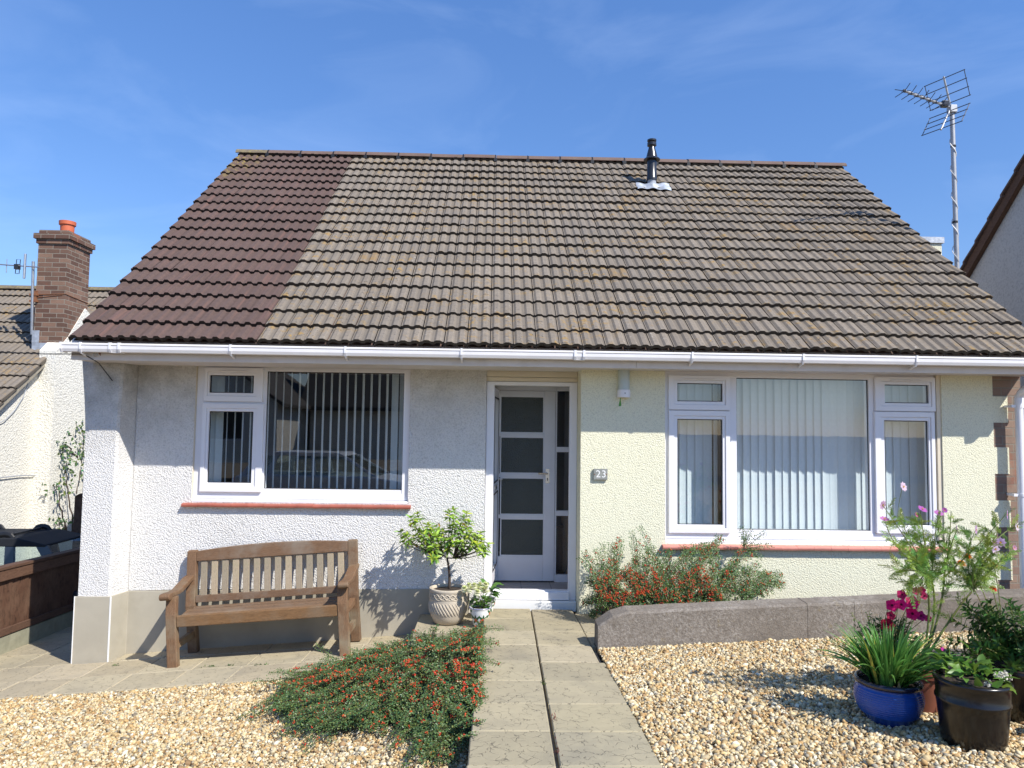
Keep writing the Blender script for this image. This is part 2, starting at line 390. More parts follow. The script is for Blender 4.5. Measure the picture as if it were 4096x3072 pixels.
def tile_mat(name, base, var, lichen=True):
    m, n, b, out = new_mat(name)
    a = attr(n); sp = n.nodes.new('ShaderNodeSeparateColor'); n.links.new(a, sp.inputs[0])
    v = coords(n)
    c = mixc(n, rng_map(n, sp.outputs[0], 0, 1), tuple(x*(1-var) for x in base), tuple(x*(1+var) for x in base))
    c = mixc(n, rng_map(n, noise(n, v, 26, 9, 0.8), 0.36, 0.68, 0, 0.7), c, tuple(x*0.58 for x in base))
    if lichen:
        f = rng_map(n, noise(n, v, 2.6, 6, 0.6), 0.46, 0.60, 0, 1)
        g = rng_map(n, noise(n, v, 15.0, 5, 0.6), 0.53, 0.58, 0, 0.85)
        c = mixc(n, mathn(n, 'MULTIPLY', f, g), c, (0.30, 0.19, 0.065))
        # odd tiles wholly stained ochre
        c = mixc(n, mathn(n, 'MULTIPLY', rng_map(n, sp.outputs[1], 0.988, 0.992, 0, 0.7), rng_map(n, noise(n, v, 14, 5), 0.4, 0.55)), c, (0.26, 0.16, 0.06))
        # pale lichen and droppings
        f2 = rng_map(n, noise(n, v, 24.0, 4, 0.55), 0.66, 0.70, 0, 0.9)
        f3 = rng_map(n, noise(n, v, 1.7, 4), 0.45, 0.62)
        c = mixc(n, mathn(n, 'MULTIPLY', f2, f3), c, (0.50, 0.47, 0.41))
        # dark moss flecks
        f4 = rng_map(n, noise(n, coords(n, 'Object', (0.6, 1.3, 1.3)), 42.0, 3, 0.5), 0.61, 0.66, 0, 0.85)
        f5 = rng_map(n, noise(n, v, 1.3, 4), 0.42, 0.6)
        c = mixc(n, mathn(n, 'MULTIPLY', f4, f5), c, (0.035, 0.032, 0.028))
        f6 = rng_map(n, noise(n, v, 1.6, 7, 0.72), 0.47, 0.68, 0, 0.6)
        c = mixc(n, f6, c, (0.165, 0.145, 0.125))
    else:
        f = rng_map(n, noise(n, coords(n, 'Object', (30, 1, 1)), 1.4, 4), 0.52, 0.68, 0, 0.5)
        c = mixc(n, f, c, (0.18, 0.098, 0.080))
        sx = n.nodes.new('ShaderNodeSeparateXYZ'); t = n.nodes.new('ShaderNodeTexCoord'); n.links.new(t.outputs['Object'], sx.inputs[0])
        k = mathn(n, 'MULTIPLY', rng_map(n, sx.outputs['Z'], 4.7, 5.5), rng_map(n, sx.outputs['X'], -3.1, -3.6))
        k = mathn(n, 'MULTIPLY', k, rng_map(n, noise(n, v, 16, 6, 0.7), 0.50, 0.58))
        c = mixc(n, k, c, (0.38, 0.30, 0.05))
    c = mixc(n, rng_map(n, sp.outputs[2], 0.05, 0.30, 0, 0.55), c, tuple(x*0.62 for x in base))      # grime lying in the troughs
    # shade painted near-black on the front lips of the tiles (blue channel marks them)
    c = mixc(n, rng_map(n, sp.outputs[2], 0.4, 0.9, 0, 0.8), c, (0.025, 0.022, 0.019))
    n.links.new(c, b.inputs['Base Color']); b.inputs['Roughness'].default_value = 0.88; b.inputs['Specular IOR Level'].default_value = 0.25
    bump(n, b, mathn(n, 'ADD', noise(n, v, 160, 5, 0.7), mathn(n, 'MULTIPLY', noise(n, v, 35, 4), 0.6)), 0.55, 0.004)
    return m
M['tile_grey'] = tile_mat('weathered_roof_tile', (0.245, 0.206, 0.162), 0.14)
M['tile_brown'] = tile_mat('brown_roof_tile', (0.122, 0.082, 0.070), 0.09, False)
M['tile_ridge'] = plain('ridge_tile', (0.125, 0.078, 0.064), 0.85, 0.2, 10, 0.4, 90, dirt=(0.20, 0.16, 0.11), dscale=7, damt=0.45)
M['tile_ridge_mossy'] = plain('mossy_ridge_tile', (0.14, 0.11, 0.075), 0.9, 0.25, 10, 0.5, 90, dirt=(0.34, 0.29, 0.09), dscale=14, damt=0.8)

def slab_mat(name, c1, c2, dark):
    m, n, b, out = new_mat(name)
    a = attr(n); v = coords(n)
    w = n.nodes.new('ShaderNodeVectorMath'); w.operation = 'ADD'
    t = n.nodes.new('ShaderNodeTexNoise'); t.inputs['Scale'].default_value = 9; t.inputs['Detail'].default_value = 3; n.links.new(v, t.inputs['Vector'])
    sc = n.nodes.new('ShaderNodeVectorMath'); sc.operation = 'SCALE'; sc.inputs['Scale'].default_value = 0.13
    n.links.new(t.outputs['Color'], sc.inputs[0]); n.links.new(v, w.inputs[0]); n.links.new(sc.outputs[0], w.inputs[1])
    e = voro(n, w.outputs[0], 15, 'DISTANCE_TO_EDGE')
    crack = rng_map(n, e, 0.006, 0.034, 1, 0)
    gate = rng_map(n, noise(n, v, 17, 3), 0.45, 0.55)
    crack = mathn(n, 'MULTIPLY', crack, gate)
    c = mixc(n, rng_map(n, noise(n, v, 5, 8, 0.68), 0.3, 0.7), c1, c2)
    c = mixc(n, rng_map(n, noise(n, v, 2.2, 5, 0.6), 0.5, 0.7, 0, 0.6), c, dark)
    c = mixc(n, mathn(n, 'MULTIPLY', crack, 0.70), c, tuple(x*0.40 for x in dark))
    c = mixc(n, 1.0, c, a, 'MULTIPLY')
    n.links.new(c, b.inputs['Base Color']); b.inputs['Roughness'].default_value = 0.9; b.inputs['Specular IOR Level'].default_value = 0.2
    h = mathn(n, 'ADD', mathn(n, 'MULTIPLY', crack, -1.2), mathn(n, 'ADD', mathn(n, 'MULTIPLY', noise(n, v, 120, 4), 0.25), mathn(n, 'MULTIPLY', noise(n, v, 16, 4), 0.6)))
    bump(n, b, h, 0.5, 0.004)
    return m
M['slab'] = slab_mat('riven_slab', (0.43, 0.375, 0.25), (0.36, 0.315, 0.215), (0.26, 0.235, 0.175))
M['slab_left'] = slab_mat('patio_slab', (0.47, 0.405, 0.275), (0.39, 0.34, 0.24), (0.29, 0.26, 0.195))
M['mortar'] = plain('mortar', (0.33, 0.29, 0.22), 0.95, 0.2, 20, 0.4, 100, dirt=(0.46, 0.42, 0.34), dscale=8, damt=0.6)

def attr_mat(name, rough=0.8, transl=0.0, spec=0.3, var=0.0):
    m, n, b, out = new_mat(name)
    a = attr(n)
    if var:
        v = coords(n); a = mixc(n, 1.0, a, mixc(n, rng_map(n, noise(n, v, 90, 4), 0.3, 0.7), (1-var,)*3, (1+var,)*3), 'MULTIPLY')
    n.links.new(a, b.inputs['Base Color']); b.inputs['Roughness'].default_value = rough; b.inputs['Specular IOR Level'].default_value = spec
    if transl:
        t = n.nodes.new('ShaderNodeBsdfTranslucent'); n.links.new(a, t.inputs['Color'])
        mx = n.nodes.new('ShaderNodeMixShader'); mx.inputs[0].default_value = transl
        n.links.new(b.outputs[0], mx.inputs[1]); n.links.new(t.outputs[0], mx.inputs[2]); n.links.new(mx.outputs[0], out.inputs[0])
    return m
M['stone'] = attr_mat('gravel_stone', 0.75, 0, 0.3, 0.18)
M['leaf'] = attr_mat('leaf', 0.40, 0.30, 0.4)
M['small_leaf'] = attr_mat('cotoneaster_leaf', 0.38, 0.22, 0.5)
M['petal'] = attr_mat('petal', 0.7, 0.35, 0.2)
M['berry'] = attr_mat('berry', 0.35, 0, 0.5)
M['bark'] = plain('bark', (0.07, 0.05, 0.038), 0.95, 0.3, 30, 0.8, 60)
M['twig'] = plain('twig', (0.055, 0.03, 0.018), 0.9, 0.2, 30)
M['green_stem'] = plain('green_stem', (0.17, 0.20, 0.05), 0.7, 0.3, 12, dirt=(0.17, 0.08, 0.04), dscale=4, damt=0.8)
M['bed'] = plain('gravel_bed', (0.30, 0.22, 0.12), 1.0, 0.4, 60, 1.0, 60, dist=0.02)

def glass_mat(name, ior=1.75, tint=(0.93, 0.96, 0.95), wav=0.0, rough=0.0):
    m = bpy.data.materials.new(name); m.use_nodes = True
    n = m.node_tree; n.nodes.clear()
    out = n.nodes.new('ShaderNodeOutputMaterial')
    tr = n.nodes.new('ShaderNodeBsdfTransparent'); tr.inputs[0].default_value = (*tint, 1)
    gl = n.nodes.new('ShaderNodeBsdfGlossy'); gl.inputs['Roughness'].default_value = rough; gl.inputs['Color'].default_value = (1, 1, 1, 1)
    lw_ = n.nodes.new('ShaderNodeLayerWeight'); lw_.inputs['Blend'].default_value = 0.5     # Schlick, the same from both sides of the pane
    f0 = ((ior-1)/(ior+1))**2*1.7
    pw = mathn(n, 'POWER', lw_.outputs['Facing'], 5.0)
    fac = mathn(n, 'ADD', mathn(n, 'MULTIPLY', pw, 1-f0), f0)
    mx = n.nodes.new('ShaderNodeMixShader')
    if wav:
        v = coords(n); bp = n.nodes.new('ShaderNodeBump'); bp.inputs['Strength'].default_value = wav; bp.inputs['Distance'].default_value = 0.004
        n.links.new(noise(n, v, 3, 2), bp.inputs['Height']); n.links.new(bp.outputs[0], gl.inputs['Normal'])
    n.links.new(fac, mx.inputs[0]); n.links.new(tr.outputs[0], mx.inputs[1]); n.links.new(gl.outputs[0], mx.inputs[2])
    n.links.new(mx.outputs[0], out.inputs[0])
    return m
M['glass'] = glass_mat('window_glass', 1.7, (0.90, 0.94, 0.95), 0.03)
M['car_glass'] = glass_mat('car_glass', 1.6, (0.75, 0.82, 0.80))
def obscured():
    m, n, b, out = new_mat('obscured_glass')
    v = coords(n)
    b.inputs['Base Color'].default_value = (0.050, 0.060, 0.054, 1); b.inputs['Roughness'].default_value = 0.22; b.inputs['Specular IOR Level'].default_value = 0.45
    bump(n, b, voro(n, v, 85, 'SMOOTH_F1'), 0.9, 0.006)
    return m
M['obscured'] = obscured()

def concrete_wall():
    m, n, b, out = new_mat('lichened_concrete')
    v = coords(n)
    c = mixc(n, rng_map(n, noise(n, v, 9, 8, 0.7), 0.3, 0.7), (0.165, 0.138, 0.110), (0.24, 0.208, 0.172))
    big = rng_map(n, noise(n, v, 1.7, 4), 0.42, 0.60)
    c = mixc(n, mathn(n, 'MULTIPLY', big, rng_map(n, noise(n, v, 45, 9, 0.8), 0.44, 0.62, 0, 0.62)), c, (0.46, 0.42, 0.37))
    c = mixc(n, rng_map(n, noise(n, v, 23, 4, 0.6), 0.64, 0.69, 0, 0.7), c, (0.42, 0.40, 0.35))
    c = mixc(n, rng_map(n, noise(n, v, 13, 4, 0.6), 0.64, 0.70, 0, 0.5), c, (0.27, 0.21, 0.10))
    c = mixc(n, rng_map(n, noise(n, v, 110, 4, 0.6), 0.5, 0.75, 0, 0.5), c, (0.07, 0.06, 0.05))
    n.links.new(c, b.inputs['Base Color']); b.inputs['Roughness'].default_value = 0.95; b.inputs['Specular IOR Level'].default_value = 0.15
    bump(n, b, mathn(n, 'ADD', noise(n, v, 85, 5, 0.7), noise(n, v, 26, 4)), 0.7, 0.008)
    return m
M['garden_wall'] = concrete_wall()
M['wire'] = plain('dull_wire', (0.05, 0.055, 0.07), 0.6, 0.1, 10, metal=0.2)
M['alu'] = plain('dull_aluminium', (0.42, 0.43, 0.45), 0.55, 0.1, 10, metal=0.35)
def wall_texture_floor():
    m, n, b, out = new_mat('porch_floor_tile')
    v = coords(n)
    br = n.nodes.new('ShaderNodeTexBrick'); n.links.new(v, br.inputs['Vector']); br.offset = 0.0
    br.inputs['Scale'].default_value = 1.0; br.inputs['Brick Width'].default_value = 0.30; br.inputs['Row Height'].default_value = 0.30
    br.inputs['Mortar Size'].default_value = 0.005
    br.inputs['Color1'].default_value = (0.30, 0.26, 0.23, 1); br.inputs['Color2'].default_value = (0.34, 0.30, 0.26, 1); br.inputs['Mortar'].default_value = (0.10, 0.09, 0.08, 1)
    n.links.new(br.outputs['Color'], b.inputs['Base Color']); b.inputs['Roughness'].default_value = 0.35
    return m
M['floor_tile'] = wall_texture_floor()

# ------------------------------------------------------------------ ground levels
YY = -0.25                      # front plane of the yellow wall; the white wall stands at Y = 0
def z_path(Y): return -0.04*(Y+0.1)
def z_pave(X, Y): return -0.443 + 0.073*(X+3.196) - 0.03*Y
def sstep(a, b, x):
    t = min(1, max(0, (x-a)/(b-a))); return t*t*(3-2*t)
def z_right(X, Y): return z_path(Y) - 0.008 + 0.052*(min(X, 6.5)-0.79)
def z_left(X, Y): return z_pave(max(X, -4.8), Y) + 0.10*sstep(-1.7, -0.2, X)*sstep(-0.9, -2.2, Y) - 0.012
def gz(X, Y):
    if X < -4.75: return -1.15
    if X < -0.08: return z_left(X, Y)
    if X <= 0.79: return z_path(Y) - 0.12
    return z_right(X, Y)

def z_road(X): return min(0.25, max(-0.75, -0.45+0.055*(X+4)))
def ground_z(X, Y):
    if Y < -9.4: return z_road(X)
    if Y > -0.3 and X > -3.4 and X < 4.7: return -0.62
    if Y < -8.5: return gz(X, -8.5) if X > -4.75 else -1.15
    if Y > 0.5: return -1.15 if X < -4.75 else -0.6
    return gz(X, Y)
xs = [-400, -120, -40, -20, -12, -8, -6, -4.76, -4.74] + list(np.arange(-4.5, -0.1, 0.25)) + [-0.101, -0.099, 0.3, 0.784, 0.786] + list(np.arange(1, 6.6, 0.25)) + [8, 12, 20, 40, 120, 400]
ys = [-400, -120, -40, -20, -12, -9.5, -9.3, -8.5] + list(np.arange(-8, -0.3, 0.25)) + [-0.31, -0.29, 0.2, 0.6, 2, 6, 12, 20, 40, 120, 400]
g = MB()
g.v = [(x, y, ground_z(x, y)-0.03) for y in ys for x in xs]
nx = len(xs)
g.f = [(j*nx+i, j*nx+i+1, (j+1)*nx+i+1, (j+1)*nx+i) for j in range(len(ys)-1) for i in range(nx-1)]
tag(g.build('ground', M['earth']), kind='structure')
# road beyond the garden, behind the camera
r = MB(); r.sheet(60, 1, lambda u, v: (-60+120*u, -17.5+7.5*v, z_road(-60+120*u)+0.02))
tag(r.build('road', M['asphalt']), kind='structure')

# gravel beds: a textured bed with loose stones lying over it
def bed(name, x0, x1, y0, y1, fn, dz):
    b = MB(); b.sheet(40, 40, lambda u, v: (x0+(x1-x0)*u, y0+(y1-y0)*v, fn(x0+(x1-x0)*u, y0+(y1-y0)*v)+dz))
    return tag(b.build(name, M['bed']), kind='structure')
bed('gravel_bed', -4.7, -0.105, -8.0, -1.10, z_left, -0.002)
bed('gravel_bed', 0.79, 6.5, -8.0, -1.46, z_right, -0.002)

ICO = np.array([(-1,1.618,0),(1,1.618,0),(-1,-1.618,0),(1,-1.618,0),(0,-1,1.618),(0,1,1.618),(0,-1,-1.618),(0,1,-1.618),(1.618,0,-1),(1.618,0,1),(-1.618,0,-1),(-1.618,0,1)])/1.902
ICOF = np.array([(0,11,5),(0,5,1),(0,1,7),(0,7,10),(0,10,11),(1,5,9),(5,11,4),(11,10,2),(10,7,6),(7,1,8),(3,9,4),(3,4,2),(3,2,6),(3,6,8),(3,8,9),(4,9,5),(2,4,11),(6,2,10),(8,6,7),(9,8,1)])
PAL = np.array([(.60,.47,.29),(.68,.58,.42),(.74,.68,.57),(.48,.31,.15),(.56,.40,.21),(.36,.23,.13),(.36,.32,.27),(.66,.55,.38),(.55,.45,.31),(.22,.18,.14)])
PW = np.array([.20,.15,.08,.14,.14,.07,.06,.07,.07,.02])
def rot_mats(n, flat=0.5):
    a = rng.normal(0, flat, n); b = rng.normal(0, flat, n); c = rng.uniform(0, 2*np.pi, n)
    ca, sa, cb, sb, cc, sc = np.cos(a), np.sin(a), np.cos(b), np.sin(b), np.cos(c), np.sin(c)
    Z = np.zeros(n); O = np.ones(n)
    Rx = np.stack([O,Z,Z,Z,ca,-sa,Z,sa,ca], 1).reshape(n,3,3)
    Ry = np.stack([cb,Z,sb,Z,O,Z,-sb,Z,cb], 1).reshape(n,3,3)
    Rz = np.stack([cc,-sc,Z,sc,cc,Z,Z,Z,O], 1).reshape(n,3,3)
    return Rx @ Ry @ Rz
def stones(name, x0, x1, y0, y1, n, fn, label, keep=None):
    X = rng.uniform(x0, x1, n); Y = rng.uniform(y0, y1, n)
    # only where this lens or one a step aside could look
    d = Y + 6.9
    k = (np.abs(X) < 0.76*d + 1.8)
    if keep is not None: k &= keep(X, Y)
    X = X[k]; Y = Y[k]; n = len(X)
    Z = np.array([fn(a, b) for a, b in zip(X, Y)])
    s = np.clip(rng.lognormal(math.log(0.0077), 0.38, n), 0.0038, 0.019)
    Z = Z + s*0.25 + rng.uniform(-0.004, 0.007, n)
    sc = np.stack([s*rng.uniform(0.9, 1.5, n), s*rng.uniform(0.75, 1.15, n), s*rng.uniform(0.5, 0.85, n)], 1)
    V = ICO[None]*(1+rng.normal(0, 0.16, (n, 12, 1)))*sc[:, None, :]
    V = np.einsum('nij,nkj->nki', rot_mats(n), V) + np.stack([X, Y, Z], 1)[:, None, :]
    T = ICOF[None] + (np.arange(n)*12)[:, None, None]
    c = PAL[rng.choice(len(PAL), n, p=PW)]*rng.uniform(0.72, 1.12, (n, 1))*np.array([1.0, 0.985, 0.86])
    c = np.repeat(np.concatenate([c, np.ones((n, 1))], 1), 12, 0)
    o = fast_mesh(name, V.reshape(-1, 3), T.reshape(-1, 3), M['stone'], col=c)
    return tag(o, label, 'gravel', kind='stuff')
stones('gravel', -4.68, -0.108, -4.4, -1.145, 116000, z_left, 'loose golden gravel in front of the bench and patio')
stones('gravel', 0.788, 6.4, -4.4, -1.478, 136000, z_right, 'loose golden gravel around the pots right of the path',
       keep=lambda X, Y: ~((Y > -1.49) & (X < 6)))

# ------------------------------------------------------------------ paving
def slab(mb, cols, x0, x1, y0, y1, fz, t=0.05, gap=0.004, shade=1.0, jit=0.003):
    """one slab with eased edges, following the fall of the ground"""
    x0 += gap; x1 -= gap; y0 += gap; y1 -= gap; e = 0.006
    j = rng.normal(0, jit); tx = rng.normal(0, 0.002)
    def zz(x, y, d): return fz(x, y) + j + tx*(x-x0) - d
    loops = []
    for (ins, d) in ((0, t), (0, e), (e, 0)):
        loops.append([(x0+ins, y0+ins, zz(x0+ins, y0+ins, d)), (x1-ins, y0+ins, zz(x1-ins, y0+ins, d)), (x1-ins, y1-ins, zz(x1-ins, y1-ins, d)), (x0+ins, y1-ins, zz(x0+ins, y1-ins, d))])
    vs = sum(loops, []); fs = [(8, 9, 10, 11)]
    for k in range(2):
        for i in range(4):
            fs.append((k*4+i, k*4+(i+1) % 4, (k+1)*4+(i+1) % 4, (k+1)*4+i))
    mb.add(vs, fs); cols.extend([(shade, shade*rng.uniform(.98, 1.0), shade*rng.uniform(.95, 1.0), 1)]*12)
# the path: two columns of square slabs, an open joint down the middle that widens to the front
pm = MB(); pc = []
rows = [-0.10, -0.53, -0.965, -1.40, -1.835, -2.265, -2.69, -3.11, -3.53, -3.95, -4.37, -4.79, -5.21, -5.63, -6.05, -6.47, -6.89, -7.31]
for a, b in zip(rows[:-1], rows[1:]):
    mid = 0.368 + 0.0155*a; nv0 = len(pm.v)
    op = 0.004 + 0.004*max(0, -a-1.0)
    xl = -0.058 + 0.013*a; xr = 0.752 if a > -1.41 else 0.79
    slab(pm, pc, xl, mid-op*0.5, b, a, lambda x, y: z_path(y), 0.06, 0.003, rng.uniform(0.86, 1.08))
    slab(pm, pc, mid+op*0.5, xr, b+rng.normal(0, .006), a+rng.normal(0, .006), lambda x, y: z_path(y), 0.06, 0.003, rng.uniform(0.86, 1.08))
    pm.v[nv0:] = [((x+0.0155*(y-a)) if abs(x-mid) < 0.05 else x, y, z) for x, y, z in pm.v[nv0:]]
# narrow filler slabs by the low wall
slab(pm, pc, 0.752, 1.0, -0.965, -0.26, lambda x, y: z_path(y)-0.006, 0.05, 0.003, 0.9)
slab(pm, pc, 0.752, 1.0, -1.283, -0.965, lambda x, y: z_path(y)-0.006, 0.05, 0.003, 0.95)
slab(pm, pc, 0.752, 0.789, -1.40, -1.286, lambda x, y: z_path(y)-0.006, 0.05, 0.003, 0.95)
tag(pm.build('path', M['slab'], col=pc), kind='structure')
# haunching under the path (its dark left flank shows above the gravel)
h = MB(); h.prism([(-0.085, -7.3), (0.785, -7.3), (0.785, -0.1), (-0.05, -0.1)], 'z', -0.45, -0.1)
h.v = [(x, y, (z_path(y)-0.045) if z > -0.2 else z) for x, y, z in h.v]
h.build('path_base', M['mortar']); tag(bpy.data.objects['path_base'], kind='structure')
# left patio
tm = MB(); tcx = []
jx = [-4.72, -4.28, -3.83, -3.38, -2.92, -2.47, -2.02, -1.57, -1.12, -0.67, -0.12]
for i in range(len(jx)-1):
    for (y0, y1) in ((-1.135, -0.70), (-0.70, -0.25), (-0.25, 0.0)):
        if y0 < -0.3 or jx[i] > -3.4: slab(tm, tcx, jx[i]+0.05*(y0+0.7), jx[i+1]+0.05*(y0+0.7), y0, y1, z_pave, 0.05, 0.005, rng.uniform(0.88, 1.06), 0.002)
for yy in np.arange(-0.25, 7, 0.45):
    for i in range(2): slab(tm, tcx, -4.7+i*0.5, -4.2+i*0.5, yy, yy+0.45, z_pave, 0.05, 0.005, rng.uniform(0.85, 1.0), 0.002)
# the raised slab the stone planter stands on
slab(tm, tcx, -0.66, -0.055, -0.62, 0.0, lambda x, y: -0.075, 0.16, 0.002, 0.9, 0)
tag(tm.build('paving', M['slab_left'], col=tcx), kind='structure')
mm = MB(); mm.sheet(6, 3, lambda u, v: (-4.7+4.6*u, -1.13+1.13*v, z_pave(-4.7+4.6*u, -1.13+1.13*v)-0.006))
tag(mm.build('paving_joints', M['mortar']), kind='structure')
wd = []
leaf_c = []
# planting bed behind the low wall
bb = MB(); bb.prism([(1.0, -1.284), (4.7, -1.284), (4.7, YY), (1.0, YY)], 'z', -0.3, 0.06)
bb.v = [(x, y, z if z < 0 else 0.03 + 0.055*(x-0.8)) for x, y, z in bb.v]
tag(bb.build('soil', M['soil']), kind='structure')

# ------------------------------------------------------------------ low concrete wall beside the path
lw = empty('low_wall', (0.79, -1.3, 0.04), 'low weathered concrete garden wall edging the gravel by the path', 'wall')
def lw_top(X): return 0.318 + 0.0505*(X-0.95)
segs = [(0.79, 2.353), (2.353, 2.705), (2.705, 4.0), (4.0, 6.2)]
for i, (a, b) in enumerate(segs):
    m = MB(); n = 14; vs = []
    A = a+0.0015; B = b-0.0015
    for k in range(n+1):
        X = A+(B-A)*k/n
        zt = lw_top(X); zt = min(zt, 0.212 + (X-0.79)*0.68) + rng.normal(0, 0.0015)
        for (yy, zz) in ((-1.474, -0.2), (-1.474, zt-0.02), (-1.462, zt-0.004), (-1.30, zt), (-1.288, zt-0.012), (-1.285, -0.2)):
            vs.append((X-0.79, yy+1.3, zz-0.04))
    fs = [(k*6+j, (k+1)*6+j, (k+1)*6+(j+1) % 6, k*6+(j+1) % 6) for k in range(n) for j in range(6)]
    fs += [tuple(range(6)), tuple(range(n*6, n*6+6))[::-1]]
    m.add(vs, fs).build('wall_section', M['garden_wall'], lw, fixn=True)

# ------------------------------------------------------------------ the bungalow
H = empty('bungalow', (0, 0, 0), 'white and pale yellow rendered bungalow with brown and grey tiled roof', 'house')
SOF = 2.205
WT = 2.50
# white roughcast bay, pier and left flank
wb = MB()
PZ0 = lambda X: z_pave(X, 0) + 0.60       # top of the grey plinth follows the fall
def wall_poly(mb, x0, x1, y0, y1, zl0, zl1, zt):
    mb.prism([(x0, zl0), (x1, zl1), (x1, zt), (x0, zt)], 'y', y0, y1)
PLT = 0.112
wall_poly(wb, -3.355, -2.815, 0.0, 0.24, PLT+0.005, PLT+0.02, WT)
wall_poly(wb, -2.815, -0.797, 0.0, 0.24, PLT+0.02, PLT+0.04, 0.935)
wall_poly(wb, -2.815, -0.797, 0.0, 0.24, 2.238, 2.238, WT)
wall_poly(wb, -0.797, -0.073, 0.0, 0.24, PLT+0.04, PLT+0.05, WT)
wall_poly(wb, -0.2, -0.073, 0.0, 0.24, -0.3, -0.3, PLT+0.03)
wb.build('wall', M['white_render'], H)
pb = MB()
# pier: front leans out to the left at its head, its right return is softly splayed
prof = [(-3.690, PLT), (-3.695, 1.50), (-3.705, 1.70), (-3.722, 1.90), (-3.742, 2.08), (-3.758, 2.24), (-3.758, WT)]
nP = len(prof); vs = []
for x, z in prof: vs += [(x, -0.22, z), (-3.425 + 0.012*min(1, max(0, (z-1.6)/0.6)), -0.22, z), (-3.402+0.012*min(1, max(0, (z-1.6)/0.6)), -0.200, z), (-3.357, 0.02, z), (x, 0.24, z)]
fs = [(k*5+j, k*5+(j+1) % 5, (k+1)*5+(j+1) % 5, (k+1)*5+j) for k in range(nP-1) for j in range(5)] + [tuple(range(5))[::-1], tuple(range((nP-1)*5, nP*5))]
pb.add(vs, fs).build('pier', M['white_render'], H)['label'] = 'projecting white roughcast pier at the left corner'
gb = MB()
EY, EZ, ANG = -0.62, 2.41, rad(39.0)
RY = 3.17; RZ = EZ + (RY-EY)*math.tan(ANG)
gb.prism([(0.24, -1.2), (7.1, -1.2), (7.1, 2.42), (RY, RZ-0.08), (0.24, 2.93)], 'x', -3.66, -3.45)
gb.prism([(0.002, -0.7), (7.1, -0.7), (7.1, 2.42), (RY, RZ-0.08), (0.002, 2.85)], 'x', 4.62, 4.82)
gb.box(-3.45, 4.62, 6.9, 7.1, -1.0, 2.42)
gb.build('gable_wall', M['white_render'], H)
pl = MB()
pl.prism([(-3.712, -0.22), (-3.397, -0.22), (-3.350, 0.0), (-0.2, 0.0), (-0.2, 0.2), (-3.712, 0.2)], 'z', -0.7, 0.11)
# the plinth stands 12 mm proud of the render
pl.v = [(x-(0.0), y-0.012, z) for x, y, z in pl.v]
pl.v = [(x, y, (z + 0.0145*(x+3.7)) if z > 0 else z) for x, y, z in pl.v]
pl.build('plinth', M['plinth'], H, bevel=0.004)
# white angle beads on the plinth corners
for xa, xb in ((-3.400, -3.389), (-3.715, -3.708)):
    ab = MB(); ab.box(xa, xb, -0.236, -0.226, -0.49, 0.113); ab.build('corner_bead', M['white_paint'], H)
# yellow front
yb = MB()
yb.box(0.800, 1.578, YY, 0.05, -0.35, WT)
yb.box(1.578, 4.168, YY, 0.05, -0.35, 0.632)
yb.box(1.578, 4.168, YY, 0.05, 2.222, WT)
yb.box(4.168, 4.655, YY, 0.05, -0.35, WT)
for k, z in enumerate([2.02, 1.545, 1.055, 0.575]):     # render toothed over every third brick
    yb.box(4.655, 4.795, YY, 0.05, z-0.245, z)
yb.build('wall', M['yellow_render'], H)['label'] = 'pale yellow roughcast wall'
qb = MB(); zq = -0.35; tops = [2.02, 1.545, 1.055, 0.575]
qb.box(4.795, 4.93, YY+0.012, 0.05, -0.35, WT)
prev = WT
for z in tops:
    qb.box(4.655, 4.795, YY+0.008, 0.05, z, prev); prev = z-0.245
qb.box(4.655, 4.795, YY+0.008, 0.05, -0.35, prev)
qb.build('brickwork', M['quoin'], H)
# soffit, fascia, gutter
FY = -0.575
sf = MB(); sf.box(-3.66, 4.93, FY+0.02, 0.0, SOF+0.004, SOF+0.016); sf.build('soffit', M['fascia'], H)
fa = MB(); fa.box(-3.655, 1.245, FY, FY+0.018, SOF-0.004, 2.40); fa.box(1.247, 5.0, FY, FY+0.018, SOF-0.004, 2.40)
fa.build('fascia', M['fascia'], H, bevel=0.003)
gm = MB(); GY = -0.685; GT = 2.338; GB = 2.264
pr = [(GY+0.004, GT), (GY-0.004, GT-0.004), (GY-0.005, GT-0.016), (GY, GT-0.02), (GY+0.002, GT-0.05), (GY+0.012, GB), (GY+0.095, GB), (GY+0.103, GT-0.01), (GY+0.106, GT), (GY+0.101, GT), (GY+0.098, GT-0.012), (GY+0.09, GB+0.004), (GY+0.016, GB+0.004), (GY+0.006, GT-0.05), (GY+0.005, GT-0.008)]
gm.prism(pr, 'x', -3.690, 5.05)
gut = gm.build('gutter', M['upvc_dirty'], H)
def strap(x, w, arm):
    m = MB()
    m.prism([(GY-0.009, GT+0.004), (GY+0.012, GT+0.006), (GY+0.012, GT-0.002), (GY-0.0055, GT-0.004), (GY-0.004, GT-0.05), (GY+0.011, GB-0.001), (GY+0.09, GB-0.001), (GY+0.09, GB-0.006), (GY+0.008, GB-0.006), (GY-0.007, GT-0.052)], 'x', x-w/2, x+w/2)
    if arm:
        m.prism([(GY+0.015, GB-0.006), (GY+0.015, GB-0.014), (FY-0.012, GB-0.036), (FY, GB-0.036), (FY, GB-0.024)], 'x', x-w/2*0.8, x+w/2*0.8)
    return m
b0 = None
for px in (320, 921, 1381, 1846, 2770, 3214, 3667):
    x = at(px, 1400, GY)[0]
    if b0 is None:
        b0 = strap(0, 0.017, True).build('gutter_bracket', M['upvc'], gut); b0.location.x = x
    else:
        c = copy_child(b0, gut); c.location.x = x
u0 = None
